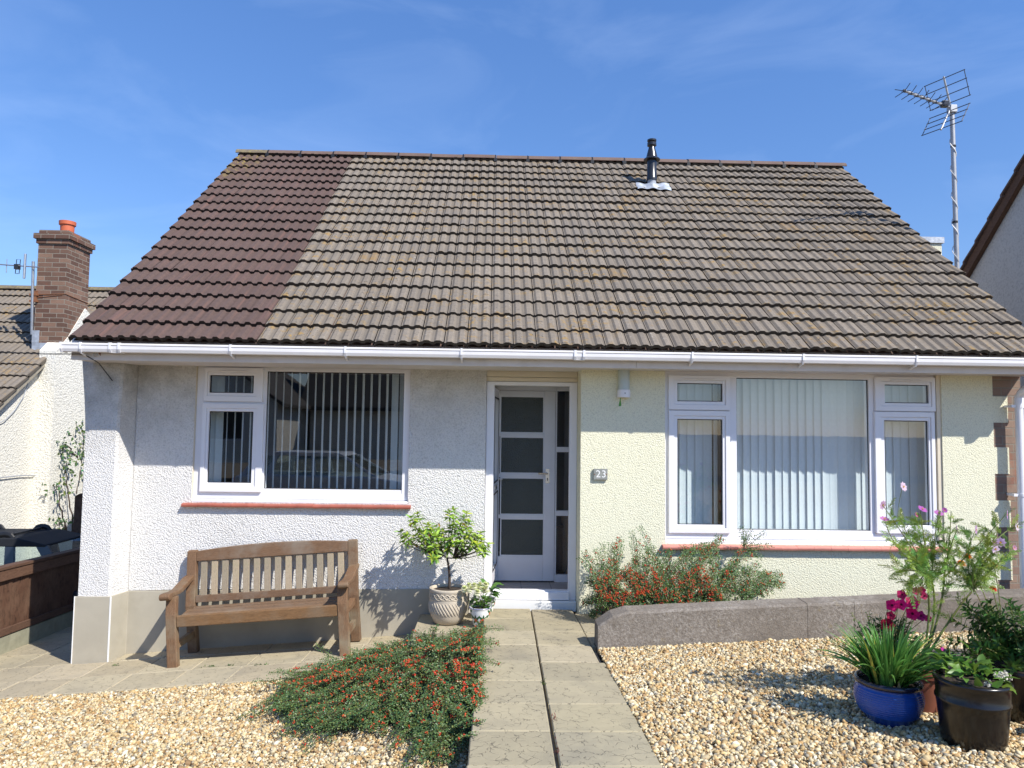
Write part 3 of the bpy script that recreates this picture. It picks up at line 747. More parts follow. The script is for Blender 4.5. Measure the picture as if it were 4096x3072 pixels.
for px in (457, 2319):
    x = at(px, 1400, GY)[0]
    m = strap(-0.038, 0.02, False); m2 = strap(0.038, 0.02, False); m3 = MB(); m3.box(-0.03, 0.03, GY+0.013, GY+0.088, GB-0.005, GB-0.0015); m.add(m2.v, m2.f); m.add(m3.v, m3.f)
    if u0 is None: u0 = m.build('gutter_union', M['upvc'], gut); u0.location.x = x
    else: c = copy_child(u0, gut); c.location.x = x
m = strap(0.0, 0.016, False); m.prism(pr[:9], 'x', -0.012, -0.004); c = m.build('gutter_end', M['upvc'], gut); c.location.x = -3.682

# ---- roof tiles
def tile_field(cols, x0, rows, gauge, eave, ang, tw, lip=0.032, groove=True, tilt=0.034, amp=0.014, over=0.05, jit=0.0026, ends=(True, True), seedc=(0, 1), top=None):
    """interlocking trough tiles laid in courses; returns verts, faces, colours"""
    lam = tw/2
    pf = []
    if groove: pf += [(0.0, -0.020), (0.0055, -0.020), (0.0065, 0.002)]
    else: pf += [(0.0, 0.0)]
    for k in range(2):
        o = k*lam
        pf += [(o+0.014, 0.0), (o+0.034, amp), (o+0.068, amp), (o+0.090, 0.0)] if groove else [(o+0.016, 0.0), (o+0.030, amp), (o+0.064, amp), (o+0.080, 0.0)]
    pf.append((tw-0.0005, 0.0))
    pf = np.array(pf); npf = len(pf)
    sd = np.array([0, math.cos(ang), math.sin(ang)]); nn = np.array([0, -math.sin(ang), math.cos(ang)]); E = np.array(eave)
    V = []; Fc = []; Cc = []; n0 = 0
    for r in range(rows):
        s0 = r*gauge; s1 = s0 + gauge + over
        if top is not None: s1 = min(s1, top)
        for c in range(cols):
            j = rng.normal(0, jit) + 0.005*math.sin(c*0.31+r*0.5)*math.sin(r*0.23+1.0); js = rng.normal(0, 0.0026); c1 = rng.uniform(); c2 = rng.uniform(); js2 = rng.normal(0, 0.0012)
            base = []
            xx = x0 + c*tw + pf[:, 0]
            h = pf[:, 1]
            tl = js2*(pf[:, 0]/tw-0.5)*2
            for (s, dz, b) in ((s1, 0.0, 0), (s0+js, tilt+j, 0), (s0+js, tilt+j, 1), (s0+js+0.002, tilt+j-lip, 1)):
                hh = h if dz > 0 or b == 0 else h
                P = E + np.outer(np.full(npf, s), sd) + np.outer(hh+dz+tl, nn)
                P[:, 0] = xx
                base.append(P)
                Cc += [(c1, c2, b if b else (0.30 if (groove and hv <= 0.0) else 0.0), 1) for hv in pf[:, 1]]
            V.append(np.concatenate(base))
            for k in range(npf-1):
                Fc.append((n0+npf+k, n0+npf+k+1, n0+k+1, n0+k))
                Fc.append((n0+3*npf+k, n0+3*npf+k+1, n0+2*npf+k+1, n0+2*npf+k))
            n0 += 4*npf
            for side in (0, 1):
                if ends[side] and c == (0, cols-1)[side]:
                    k = (0, npf-1)[side]
                    a = V[-1][k]; b_ = V[-1][npf+k]
                    V.append(np.stack([a, b_, b_-nn*(lip+0.02), a-nn*(lip+0.0)]))
                    Fc.append((n0, n0+1, n0+2, n0+3)); Cc += [(c1, c2, 0.6, 1)]*4; n0 += 4
    return np.concatenate(V), Fc, Cc
def mesh_tiles(name, dat, mat, parent):
    V, Fc, Cc = dat
    m = MB(); m.v = [tuple(p) for p in V]; m.f = Fc
    return m.build(name, mat, parent, col=Cc)
XL = -3.615; TW = 0.1985; GA = 0.2545; NR = 20; TOP = (RY-EY)/math.cos(ANG)-0.03
NB = 8
r1 = mesh_tiles('roof', tile_field(NB, XL, NR, GA, (0, EY-0.062, EZ-0.062*math.tan(ANG)), ANG, TW, groove=False, ends=(True, False), jit=0.0006, amp=0.019, top=TOP), M['tile_brown'], H)
r1['label'] = 'strip of newer dark brown tiles at the left end'
NG = 35
r2 = mesh_tiles('roof', tile_field(NG, XL+NB*TW, NR, GA, (0, EY-0.062, EZ-0.062*math.tan(ANG)), ANG, TW, ends=(False, True), top=TOP), M['tile_grey'], H)
r2['label'] = 'weathered grey roof tiles with ochre lichen'
XR = XL+(NB+NG)*TW
rr = MB()
o = 0.03
rr.add([(XL+0.01, EY-0.02, EZ-0.02-o), (XR-0.01, EY-0.02, EZ-0.02-o), (XR-0.01, RY, RZ-o), (XL+0.01, RY, RZ-o)], [(0, 1, 2, 3)])
rr.add([(XL, RY, RZ), (XR, RY, RZ), (XR, 2*RY-EY, EZ), (XL, 2*RY-EY, EZ)], [(0, 1, 2, 3)])
rr.build('rear_roof', M['tile_ridge'], H)
# ridge tiles with black unions
def half_ridge(L_):
    m = MB(); n = 8
    vs = []
    for x in (0, L_):
        for k in range(n+1):
            t = math.pi*(0.06+0.88*k/n); vs.append((x, -0.125*math.cos(t), 0.098*math.sin(t)))
        for k in range(n+1):
            t = math.pi*(0.06+0.88*k/n); vs.append((x, -0.108*math.cos(t), 0.083*math.sin(t)))
    q = 2*(n+1)
    fs = [(k, k+1, q+k+1, q+k) for k in range(n)] + [(n+1+k, q+n+1+k, q+n+2+k, n+2+k) for k in range(n)]
    for e in (0, q): fs += [(e+k, e+n+1+k, e+n+2+k, e+k+1) if e == 0 else (e+k, e+k+1, e+n+2+k, e+n+1+k) for k in range(n)]
    fs += [(0, q, q+n+1, n+1), (n, 2*n+1, q+2*n+1, q+n)]
    return m.add(vs, fs)
NRT = 19; RL = (XR+0.05-(XL-0.03))/NRT
rt0 = half_ridge(RL-0.012).build('ridge_tile', M['tile_ridge'], H, smooth=True, auto=40)
ru0 = None
for k in range(NRT):
    x = XL-0.03+k*RL; z = RZ - 0.050
    if k == 0:
        o = half_ridge(RL-0.012).build('ridge_tile', M['tile_ridge_mossy'], H, smooth=True, auto=40); o['label'] = 'mossy end ridge tile spotted with yellow lichen'
    elif k == 1: o = rt0
    else: o = copy_child(rt0, H)
    o.location = (x, RY, z+random.gauss(0, 0.003)); o.rotation_euler = (0, random.gauss(0, 0.003), 0)
    if k > 0:
        if ru0 is None:
            m = MB(); m.tube([(-0.012, -0.127*math.cos(t), 0.0975*math.sin(t)-0.005) for t in [math.pi*(0.03+0.94*i/10) for i in range(11)]], 0.008, 6)
            m.box(-0.035, 0.012, -0.140, -0.128, -0.035, 0.012)
            ru0 = m.build('ridge_union', M['rubber'], H); u = ru0
        else: u = copy_child(ru0, H)
        u.location = (x, RY, z)
# flue with lead flashing
fl = at(2607, 752, 2.373); fx, fyy = 2.025, 2.373
fz0 = EZ + (fyy-EY)*math.tan(ANG)
fm = MB(); fm.lathe([(0.060, 0.10), (0.068, 0.10), (0.068, 0.14), (0.062, 0.15), (0.062, 0.385), (0.075, 0.39), (0.107, 0.372), (0.107, 0.382), (0.074, 0.41), (0.062, 0.46), (0.040, 0.545), (0.046, 0.56), (0.060, 0.565), (0.060, 0.60), (0.047, 0.615), (0.06, 0.625), (0.06, 0.645), (0.02, 0.65)], (0, 0, 0), 24)
fo = fm.build('flue', M['black_metal'], H, smooth=True, auto=35); fo.location = (fx, fyy, fz0)
c = MB().lathe([(0.055, -0.08), (0.055, 0.11)], (0, 0, 0), 20).build('flue_base', M['grey_pipe'], fo, smooth=True, auto=40)
m = MB()
def flash(u, v):
    x = -0.215+0.44*u; s = -0.17+0.21*v
    hh = 0.049 + 0.008*math.sin(u*17)+0.008*math.sin(v*9+u*5) + 0.02*math.exp(-((x/0.09)**2+((s+0.02)/0.09)**2))
    return (x, s*math.cos(ANG)-hh*math.sin(ANG), s*math.sin(ANG)+hh*math.cos(ANG))
m.sheet(26, 14, flash); m.build('flashing', M['lead'], fo, smooth=True)
# downpipe with swan neck
dm = MB()
def sq_pipe(m, pts, w):
    return m.tube(pts, w*0.72, 4)
dx, dy = 4.832, -0.345
dm.tube([(dx-0.0, -0.635, 2.25), (dx, -0.635, 2.20), (dx, -0.60, 2.155), (dx, -0.39, 2.055), (dx, dy, 2.01), (dx, dy, 1.95)], 0.036, 14)
dm.tube([(dx, dy, 1.99), (dx, dy, 0.08)], 0.034, 14)
dm.tube([(dx, dy, 2.0), (dx, dy, 1.93)], 0.040, 14)
dp = dm.build('downpipe', M['upvc'], H, smooth=True, auto=50)
k0 = None
for pz in (1625, 1980):
    z = at(4060, pz, dy)[2]
    if k0 is None:
        m = MB(); m.box(-0.078, 0.078, -0.012, 0.012, -0.012, 0.012); m.tube([(0, 0, -0.014), (0, 0, 0.014)], 0.039, 14); m.box(-0.075, -0.04, 0.012, 0.09, -0.01, 0.01)
        k0 = m.build('pipe_clip', M['upvc'], dp); q = k0
    else: q = copy_child(k0, dp)
    q.location = (dx, dy, z)

# ------------------------------------------------------------------ windows
def px_rect(x0, y0, x1, y1, Y):
    a = at(x0, y0, Y); b = at(x1, y1, Y); c_ = at(x1, y0, Y); d = at(x0, y1, Y)
    return ((a[0]+d[0])/2, (b[0]+c_[0])/2, (b[2]+d[2])/2, (a[2]+c_[2])/2)
def inset(r, t): return (r[0]+t, r[1]-t, r[2]+t, r[3]-t)
def pane(parent, r, Y, gas=0.007):
    m = MB(); m.add([(r[0], Y, r[2]), (r[1], Y, r[2]), (r[1], Y, r[3]), (r[0], Y, r[3])], [(0, 1, 2, 3)])
    p = m.build('pane', M['glass'], parent)
    g = MB(); g.ring(inset(r, -0.003), inset(r, gas), Y-0.006, Y-0.001); g.build('gasket', M['rubber'], parent)
    return p
def casement(parent, outer, inner, y0, y1, vent=False):
    m = MB()
    mid = tuple(o+(i-o)*0.62 for o, i in zip(outer, inner))
    m.ring(outer, mid, y0, y1)
    m.ring(tuple(a+(b-a)*0.0 for a, b in zip(mid, inner)), inner, y0+0.010, y1)
    c = m.build('casement', M['upvc'], parent, bevel=0.004)
    if vent:
        w = outer[1]-outer[0]; zc = (outer[3]+inner[3])/2; xc = (outer[0]+outer[1])/2
        v = MB(); v.box(xc-w*0.25, xc+w*0.25, y0-0.009, y0-0.001, zc-0.007, zc+0.007); v.build('trickle_vent', M['upvc_dirty'], parent, bevel=0.003)
    return c
def sill_tiles(parent, x0, x1, yf, yb_, zt, w, mat, drop=0.03):
    n = max(1, round((x1-x0)/w)); w = (x1-x0)/n
    m = MB()
    for k in range(n):
        a = x0+k*w+0.0012; b = x0+(k+1)*w-0.0012; dz = random.gauss(0, 0.0012)
        pr = [(yf, zt-drop), (yf-0.004, zt-drop*0.6), (yf-0.002, zt-0.012), (yf+0.006, zt-0.006), (yb_, zt+0.008), (yb_, zt-drop)]
        m.prism([(y, z+dz) for y, z in pr], 'x', a, b)
    return m.build('sill', mat, parent)
# left window
YF = 0.035
LW = (-2.812, -0.798, 0.968, 2.236)
lwm = MB()
glL = px_rect(1065, 1490, 1615, 1957, 0.065)
tsO = px_rect(817, 1470, 1051, 1606, 0.01); tsI = px_rect(842, 1502, 1018, 1572, 0.045)
lsO = px_rect(803, 1614, 1049, 1968, 0.01); lsI = px_rect(836, 1646, 1012, 1931, 0.045)
mx0 = (tsO[1]+lsO[1])/2
Zs = (tsO[2]+lsO[3])/2
# frame: jambs, head, cill section, mullion, transom
lwm.ring(LW, (LW[0]+0.062, LW[1]-0.062, LW[2]+0.062, LW[3]-0.062), YF, 0.13)
lwm.ring((mx0+0.005, LW[1]-0.0615, LW[2]+0.0615, LW[3]-0.0615), glL, YF+0.006, 0.128)
lwm.box(LW[0]+0.0625, mx0+0.0045, YF+0.004, 0.125, Zs-0.02, Zs+0.02)
lwm.box(mx0-0.045, mx0+0.0046, YF+0.004, 0.125, LW[2]+0.0625, Zs-0.0205)
lwm.box(mx0-0.045, mx0+0.0046, YF+0.004, 0.125, Zs+0.0205, LW[3]-0.0625)
LWo = lwm.build('window', M['upvc'], H, bevel=0.004); LWo['label'] = 'left window with one wide pane and opening lights at its left'
cm = MB(); cm.prism([(YF-0.035, 0.937), (YF-0.035, 0.952), (YF-0.028, 0.96), (YF+0.03, 0.9675), (0.13, 0.9675), (0.13, 0.937)], 'x', LW[0]+0.001, LW[1]-0.001)
cm.build('window_cill', M['upvc'], LWo, bevel=0.002)
casement(LWo, tsO, tsI, 0.008, 0.06, True); casement(LWo, lsO, lsI, 0.008, 0.06)
pane(LWo, tsI, 0.046); pane(LWo, lsI, 0.046); pane(LWo, glL, 0.066)
sill_tiles(LWo, -2.885, -0.765, -0.048, 0.05, 0.930, 0.152, M['sill'], 0.034)
rv = MB(); rv.box(LW[0]-0.022, LW[0]-0.001, 0.004, 0.2, 0.935, 2.237); rv.build('reveal', M['cream_paint'], LWo)
# right window
YR = YY+0.04
RW = (1.580, 4.128, 0.672, 2.218)
rg = px_rect(2944, 1516, 3473, 2120, YR+0.03)
aO = px_rect(2674, 1502, 2920, 1640, YR-0.022); aI = px_rect(2707, 1534, 2887, 1606, YR+0.012)
bO = px_rect(2675, 1643, 2921, 2133, YR-0.022); bI = px_rect(2707, 1677, 2888, 2098, YR+0.012)
cO = px_rect(3501, 1508, 3742, 1645, YR-0.022); cI = px_rect(3534, 1540, 3709, 1613, YR+0.012)
dO = px_rect(3503, 1648, 3744, 2135, YR-0.022); dI = px_rect(3535, 1683, 3711, 2100, YR+0.012)
m1 = (aO[1]+bO[1])/2; m2 = (cO[0]+dO[0])/2; Zr = (aO[2]+bO[3])/2
wm = MB()
wm.ring(RW, (RW[0]+0.05, RW[1]-0.05, RW[2]+0.06, RW[3]-0.05), YR, YR+0.10)
wm.ring((m1-0.002, m2+0.002, RW[2]+0.0595, RW[3]-0.0495), rg, YR+0.005, YR+0.098)
for xa, xb in ((RW[0]+0.0505, m1-0.0025), (m2+0.0025, RW[1]-0.0505)):
    wm.box(xa, xb, YR+0.006, YR+0.096, Zr-0.02, Zr+0.02)
    xi = (xb-0.03, xb) if xb < 3 else (xa, xa+0.03)
    wm.box(xi[0], xi[1], YR+0.006, YR+0.096, RW[2]+0.0605, Zr-0.0205); wm.box(xi[0], xi[1], YR+0.006, YR+0.096, Zr+0.0205, RW[3]-0.0505)
RWo = wm.build('window', M['upvc'], H, bevel=0.004); RWo['label'] = 'right window of three lights with white vertical blinds closed'
cm = MB(); cm.prism([(YR-0.036, 0.632), (YR-0.036, 0.655), (YR-0.028, 0.663), (YR+0.03, 0.6715), (YR+0.1, 0.6715), (YR+0.1, 0.632)], 'x', RW[0]+0.001, RW[1]+0.030)
cm.build('window_cill', M['upvc'], RWo, bevel=0.002)
for O_, I_, vt in ((aO, aI, True), (bO, bI, False), (cO, cI, True), (dO, dI, False)):
    casement(RWo, O_, I_, YR-0.024, YR+0.03, vt); pane(RWo, I_, YR+0.013)
pane(RWo, rg, YR+0.031)
sill_tiles(RWo, 1.548, 4.165, YY-0.052, YY+0.04, 0.626, 0.152, M['sill_pink'], 0.036)
rv = MB(); rv.box(RW[1]+0.001, 4.1675, YY+0.012, YY+0.2, 0.634, 2.219); rv.build('reveal', M['cream_paint'], RWo)

# vertical blinds: one thing each, every slat its own part
def slat_mb(w, z0, z1):
    m = MB(); n = 4
    P = [(-w/2+w*i/n, 0.006*math.sin(math.pi*i/n)) for i in range(n+1)] + [(w/2-w*i/n, 0.006*math.sin(math.pi*i/n)+0.0012) for i in range(n+1)]
    return m.prism(P, 'z', z0, z1)
def blind(loc, label, spec, w, z0, z1, x0, x1):
    e = empty('vertical_blind', loc, label, 'blind')
    m = MB(); m.box(x0-loc[0], x1-loc[0], -0.02, 0.02, z1+0.01-loc[2], z1+0.045-loc[2]); m.build('headrail', M['white_paint'], e)
    s0 = None
    for x, dy, a in spec:
        if s0 is None: s0 = slat_mb(w, z0-loc[2], z1-loc[2]).build('slat', M['blind'], e); s = s0
        else: s = copy_child(s0, e)
        s.location = (x-loc[0], dy, 0); s.rotation_euler = (0, 0, a)
    return e
sp = []
for k in range(19):
    x = at(1097+32*(k-2), 1700, 0.22)[0]
    sp.append((x, 0, rad(90+26+random.gauss(0, 1.5)) if k < 17 else rad(30)))
for px in (850, 872):
    sp.append((at(px, 1700, 0.22)[0], 0.02, rad(12)))
for k in range(5):
    sp.append((at(906+31*k, 1700, 0.22)[0], 0.0, rad(90+27+random.gauss(0, 1.5))))
blind((-1.8, 0.24, 1.0), 'opened vertical blind seen edge on behind the left window', sp, 0.070, 1.0, 2.19, -2.75, -0.85)
sp = []
x = 1.66; k = 0
while x < 4.12:
    a = rad(11+random.gauss(0, 0.8))
    if 2.10 < x < 2.2: a = rad(50)
    if 3.25 < x < 3.45: a = rad(-4)
    if not (2.2 < x < 2.26): sp.append((x, random.gauss(0, 0.003), a))
    x += 0.0765
blind((2.85, YR+0.20, 0.7), 'closed white vertical blind behind the right window', sp, 0.089, 0.69, 2.17, 1.62, 4.12)

# ------------------------------------------------------------------ rooms behind the glass
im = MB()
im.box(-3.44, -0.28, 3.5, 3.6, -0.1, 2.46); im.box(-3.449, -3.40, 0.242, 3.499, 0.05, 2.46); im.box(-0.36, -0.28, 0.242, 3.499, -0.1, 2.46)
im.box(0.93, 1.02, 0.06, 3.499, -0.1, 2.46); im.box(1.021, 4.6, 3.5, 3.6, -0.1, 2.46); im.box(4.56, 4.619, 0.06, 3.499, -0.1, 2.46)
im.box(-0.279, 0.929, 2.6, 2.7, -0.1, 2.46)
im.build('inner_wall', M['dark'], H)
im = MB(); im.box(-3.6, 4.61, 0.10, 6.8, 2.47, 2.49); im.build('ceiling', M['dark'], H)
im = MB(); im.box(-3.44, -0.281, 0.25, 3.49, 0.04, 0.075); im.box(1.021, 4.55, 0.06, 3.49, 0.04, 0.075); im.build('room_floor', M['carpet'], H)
PF = 0.075
im = MB(); im.box(-0.279, 0.929, 0.12, 2.59, 0.03, PF); im.build('porch_floor', M['floor_tile'], H)
im = MB(); im.box(-0.28, -0.075, 0.245, 0.70, -0.1, 2.46); im.box(0.80, 0.92, 0.055, 0.70, -0.1, 2.46); im.box(-0.075, 0.80, 0.14, 0.70, 2.115, 2.3); im.build('porch_wall', M['white_gloss'], H)

# ------------------------------------------------------------------ front doorway
DFo = (-0.070, 0.798, 0.055, 2.108)
DFi = (0.004, 0.727, 0.140, 2.072)
dm_ = MB(); dm_.ring(DFo, DFi, 0.03, 0.105)
DF = dm_.build('door_frame', M['upvc'], H, bevel=0.004)
m = MB(); m.box(-0.068, 0.797, -0.03, 0.10, -0.04, 0.052); m.build('step', M['white_paint'], DF, bevel=0.006)
m = MB(); m.box(0.001, 0.73, 0.0, 0.0295, 0.058, 0.128); m.build('threshold', M['upvc'], DF, bevel=0.006)
m = MB(); m.box(-0.072, 0.799, 0.02, 0.06, 2.112, 2.150); m.box(-0.072, 0.799, 0.016, 0.06, 2.154, 2.30); m.build('head_board', M['cream_paint'], DF, bevel=0.003)
# outer door leaf, swung right back into the porch
od = MB()
OL, OH0, OH1 = 0.70, 0.150, 2.062
od.ring((0, OL, OH0, OH1), (0.085, OL-0.085, OH0+0.11, 1.13-0.04), -0.03, 0.03)
od.v = []; od.f = []
od.box(0, 0.085, -0.03, 0.03, OH0, OH1); od.box(OL-0.085, OL, -0.03, 0.03, OH0, OH1)
for z0, z1 in ((OH0, OH0+0.12), (1.02, 1.12), (OH1-0.09, OH1)): od.box(0.0852, OL-0.0852, -0.029, 0.029, z0, z1)
OD = od.build('door', M['upvc'], H, bevel=0.004); OD['label'] = 'glazed white front door standing open into the porch'
OD.location = (-0.028, 0.112, 0); OD.rotation_euler = (0, 0, rad(85.2))
m = MB()
for z0, z1 in ((OH0+0.12, 1.02), (1.12, OH1-0.09)):
    m.add([(0.085, 0, z0), (OL-0.085, 0, z0), (OL-0.085, 0, z1), (0.085, 0, z1)], [(0, 1, 2, 3)])
m.build('pane', M['glass'], OD)
m = MB()
for z0, z1 in ((OH0+0.12, 1.02), (1.12, OH1-0.09)):
    for s in (-1, 1): m.ring((0.085, OL-0.085, z0, z1), (0.099, OL-0.099, z0+0.014, z1-0.014), s*0.031-0.002, s*0.031+0.002)
m.build('gasket', M['rubber'], OD)
m = MB()
for s in (-1, 1):
    m.box(OL-0.062, OL-0.03, s*0.031-0.004, s*0.031+0.004, 0.98, 1.21); m.tube([(OL-0.046, s*0.035, 1.13), (OL-0.046, s*0.075, 1.13), (OL-0.16, s*0.075, 1.135)], 0.009, 8)
m.build('handle', M['chrome'], OD)
m = MB(); m.box(0.20, 0.46, -0.038, -0.028, 1.05, 1.09); m.build('letter_plate', M['chrome'], OD)
# inner door and side light
IY = 0.72
dl = px_rect(1985, 1565, 2218, 2312, IY)
idm = MB()
pz = [px_rect(2000, a, 2177, b, IY) for a, b in ((1584, 1733), (1747, 1895), (1910, 2060), (2074, 2225))]
X0, X1 = dl[0], at(2222, 1800, IY)[0]
pxl, pxr = pz[0][0], pz[0][1]
idm.box(X0-0.03, pxl, IY, IY+0.04, PF+0.012, 2.06); idm.box(pxr, X1-0.004, IY, IY+0.04, PF+0.012, 2.06)
zz = [2.06] + [v for p in pz for v in (p[3], p[2])] + [PF+0.012]
for k in range(0, len(zz), 2): idm.box(pxl+0.0005, pxr-0.0005, IY+0.001, IY+0.039, zz[k+1], zz[k])
ID = idm.build('door', M['white_gloss'], H, bevel=0.004); ID['label'] = 'white inner door with four obscured glass panes'
for p in pz:
    m = MB(); m.box(p[0]+0.0006, p[1]-0.0006, IY+0.016, IY+0.022, p[2]+0.0006, p[3]-0.0006); m.build('pane', M['obscured'], ID)
    m = MB(); m.ring(p, inset(p, 0.012), IY+0.006, IY+0.0155); m.build('bead', M['white_gloss'], ID)
hx = at(1500+997/1.4427, 1800, IY)[0]; hz = at(2190, 1350+785/1.4427, IY)[2]
m = MB(); m.box(hx-0.02, hx+0.02, IY-0.005, IY-0.0005, hz-0.10, hz+0.05); m.tube([(hx, IY-0.005, hz), (hx, IY-0.05, hz), (hx-0.10, IY-0.05, hz+0.004)], 0.009, 8); m.build('handle', M['chrome'], ID)
m = MB(); m.box(hx-0.004, hx+0.004, IY-0.0065, IY-0.0052, hz-0.075, hz-0.045); m.build('keyhole', M['rubber'], ID)
# side light
sx0 = at(1500+1050/1.4427, 1800, IY)[0]; sx1 = 0.86
sm = MB(); zs = []
for a, b in ((297, 632), (662, 1000), (1030, 1370)):
    r_ = px_rect(2228, 1350+a/1.4427, 2300, 1350+b/1.4427, IY); zs.append((r_[2], r_[3]))
sm.box(X1, sx0, IY+0.002, IY+0.05, PF, 2.10); sm.box(sx1, 0.93, IY+0.002, IY+0.05, PF, 2.10)
edges = [2.10] + [v for a, b in zs for v in (b, a)] + [PF]
for k in range(0, len(edges), 2): sm.box(sx0+0.0005, sx1-0.0005, IY+0.003, IY+0.049, edges[k+1], edges[k])
SLo = sm.build('side_light', M['white_gloss'], H, bevel=0.003)
for a, b in zs:
    m = MB(); m.add([(sx0, IY+0.03, a), (sx1, IY+0.03, a), (sx1, IY+0.03, b), (sx0, IY+0.03, b)], [(0, 1, 2, 3)]); m.build('pane', M['glass'], SLo)
m = MB(); m.box(-0.28, 0.93, IY+0.002, IY+0.05, 2.062, 2.45); m.box(-0.28, X0-0.031, IY+0.002, IY+0.05, PF, 2.0615); m.build('porch_screen', M['white_gloss'], H)

# ------------------------------------------------------------------ things fixed on or standing in the front
def text_mesh(txt, size, depth, name, mat, parent, loc, rot=(math.pi/2, 0, 0)):
    cu = bpy.data.curves.new(name, 'FONT'); cu.body = txt; cu.size = size; cu.extrude = depth; cu.align_x = 'CENTER'; cu.align_y = 'CENTER'; cu.space_character = 1.12; cu.offset = 0.0
    t = bpy.data.objects.new(name+'_tmp', cu); COL.objects.link(t)
    dg = bpy.context.evaluated_depsgraph_get(); me = bpy.data.meshes.new_from_object(t.evaluated_get(dg))
    bpy.data.objects.remove(t); me.materials.clear(); me.materials.append(mat)
    o = bpy.data.objects.new(name, me); COL.objects.link(o); o.parent = parent; o.location = loc; o.rotation_euler = rot
    return o
a = at(2350+70/2.963, 1440+1288/2.963, YY-0.015); b = at(2350+236/2.963, 1440+1420/2.963, YY-0.015)
pc_ = (a+b)/2; w = b[0]-a[0]; hgt = a[2]-b[2]
np_ = empty('number_plaque', tuple(pc_+np.array([0, 0.015, 0])), 'grey slate house number plaque reading 23 on the yellow wall', 'sign')
m = MB(); m.box(-w/2, w/2, -0.026, -0.004, -hgt/2, hgt/2); m.build('plate', M['slate'], np_, bevel=0.003)
text_mesh('23', 0.092, 0.0008, 'number', M['white_paint'], np_, (0.004, -0.0272, 0.0))
m = MB()
for s in (-1, 1): m.tube([(s*w*0.42, -0.029, 0), (s*w*0.42, -0.02, 0)], 0.005, 8)
m.build('screw', M['rust'], np_)
# bulkhead lamp under the eaves
lp = at(2350+435/2.963, 1440+390/2.963, YY-0.05)
wl = empty('wall_lamp', (lp[0], YY, lp[2]), 'upright white wall lamp under the eaves with a green pull tassel', 'lamp')
def dpr(w, d, n=10): return [(-w/2, 0)] + [(-w/2*math.cos(math.pi*k/n), -d*0.45-d*0.55*math.sin(math.pi*k/n)) for k in range(n+1)] + [(w/2, 0)]
m = MB(); m.prism(dpr(0.115, 0.095), 'z', -0.042, 0.03); m.build('base', M['upvc'], wl, bevel=0.006)
m = MB(); m.prism(dpr(0.105, 0.082), 'z', 0.031, 0.30); m.build('cover', M['diffuser'], wl, smooth=False)
m = MB(); m.tube([(0.0, -0.097, -0.004), (0.0, -0.09, -0.004)], 0.005, 8); m.build('sensor', M['rubber'], wl)
m = MB(); m.prism([(-0.040, -0.045), (-0.036, -0.045), (-0.034, -0.085), (-0.030, -0.11), (-0.034, -0.122), (-0.055, -0.124), (-0.048, -0.085)], 'y', -0.075, -0.069); m.build('tassel', M['green_leaf_plain'], wl)
# service cable and hook on the fascia
h0 = at(200+610/3.16, 1300+365/3.16, FY-0.01)
hk = empty('cable_hook', (h0[0], FY, h0[2]), 'small rusty eyebolt on a fascia plate above the pier', 'hook')
m = MB(); m.prism([(-0.01, 0.018), (0.018, -0.016), (0.012, 0.026)], 'y', -0.006, -0.001); m.build('plate', M['rust'], hk)
m = MB(); m.tube([(-0.022+0.016*math.cos(t), -0.014, -0.006+0.016*math.sin(t)) for t in np.linspace(0.5, 6.6, 14)], 0.004, 6); m.build('eye', M['metal'], hk)
m = MB(); pts = [tuple(at(-600, 1375, 0.5)), tuple(at(-150, 1398, -0.1)), tuple(at(0, 1408, -0.3))]
pts = [tuple(at(x, y, Y)) for x, y, Y in ((-500, 1372, -0.4), (0, 1408, -0.55), (180, 1416, -0.60), (318, 1416, -0.61), (345, 1422, -0.60), (372, 1438, -0.58), (395, 1452, -0.40), (420, 1485, -0.235), (450, 1523, -0.235))]
tag(m.tube(pts, 0.0045, 6).build('service_cable', M['cable_black']), 'thin black cable sagging in from the left to the eaves', 'cable')
# doormat and the wicker things seen through the side light
m = MB(); m.box(0.10, 0.70, 0.14, 0.30, PF+0.001, PF+0.016); tag(m.build('doormat', M['orange_mat'], bevel=0.004), 'orange doormat just inside the open front door', 'mat')
wv = at(1500+1105/1.4427, 1350+1060/1.4427, 0.98)
e = empty('wicker_stand', (wv[0]+0.02, 0.99, PF), 'brown wicker vase on a thin stand behind the side light', 'vase')
zb = wv[2]-PF
m = MB(); m.lathe([(0.02, zb-0.22), (0.045, zb-0.10), (0.05, zb-0.05), (0.075, zb-0.02), (0.08, zb+0.03), (0.05, zb+0.08), (0.045, zb+0.10)], (0, 0, 0), 20); m.build('vase', M['wicker'], e, smooth=True)
m = MB(); m.tube([(0, 0, zb-0.2), (0.005, 0, 0.3), (-0.01, 0, 0.10), (-0.05, -0.02, 0.02), (-0.10, -0.03, 0.03)], 0.007, 6); m.build('stand', M['cable_black'], e)
bk = at(1500+1090/1.4427, 1350+1280/1.4427, 1.05)
m = MB(); m.lathe([(0.11, 0), (0.13, 0.02), (0.12, 0.5), (0.13, 0.52), (0.115, 0.52), (0.11, 0.06), (0.0, 0.05)], (bk[0]+0.05, 1.12, PF), 24, close=False); tag(m.build('umbrella_basket', M['wicker'], smooth=True), 'tall woven basket on the floor behind the side light', 'basket')

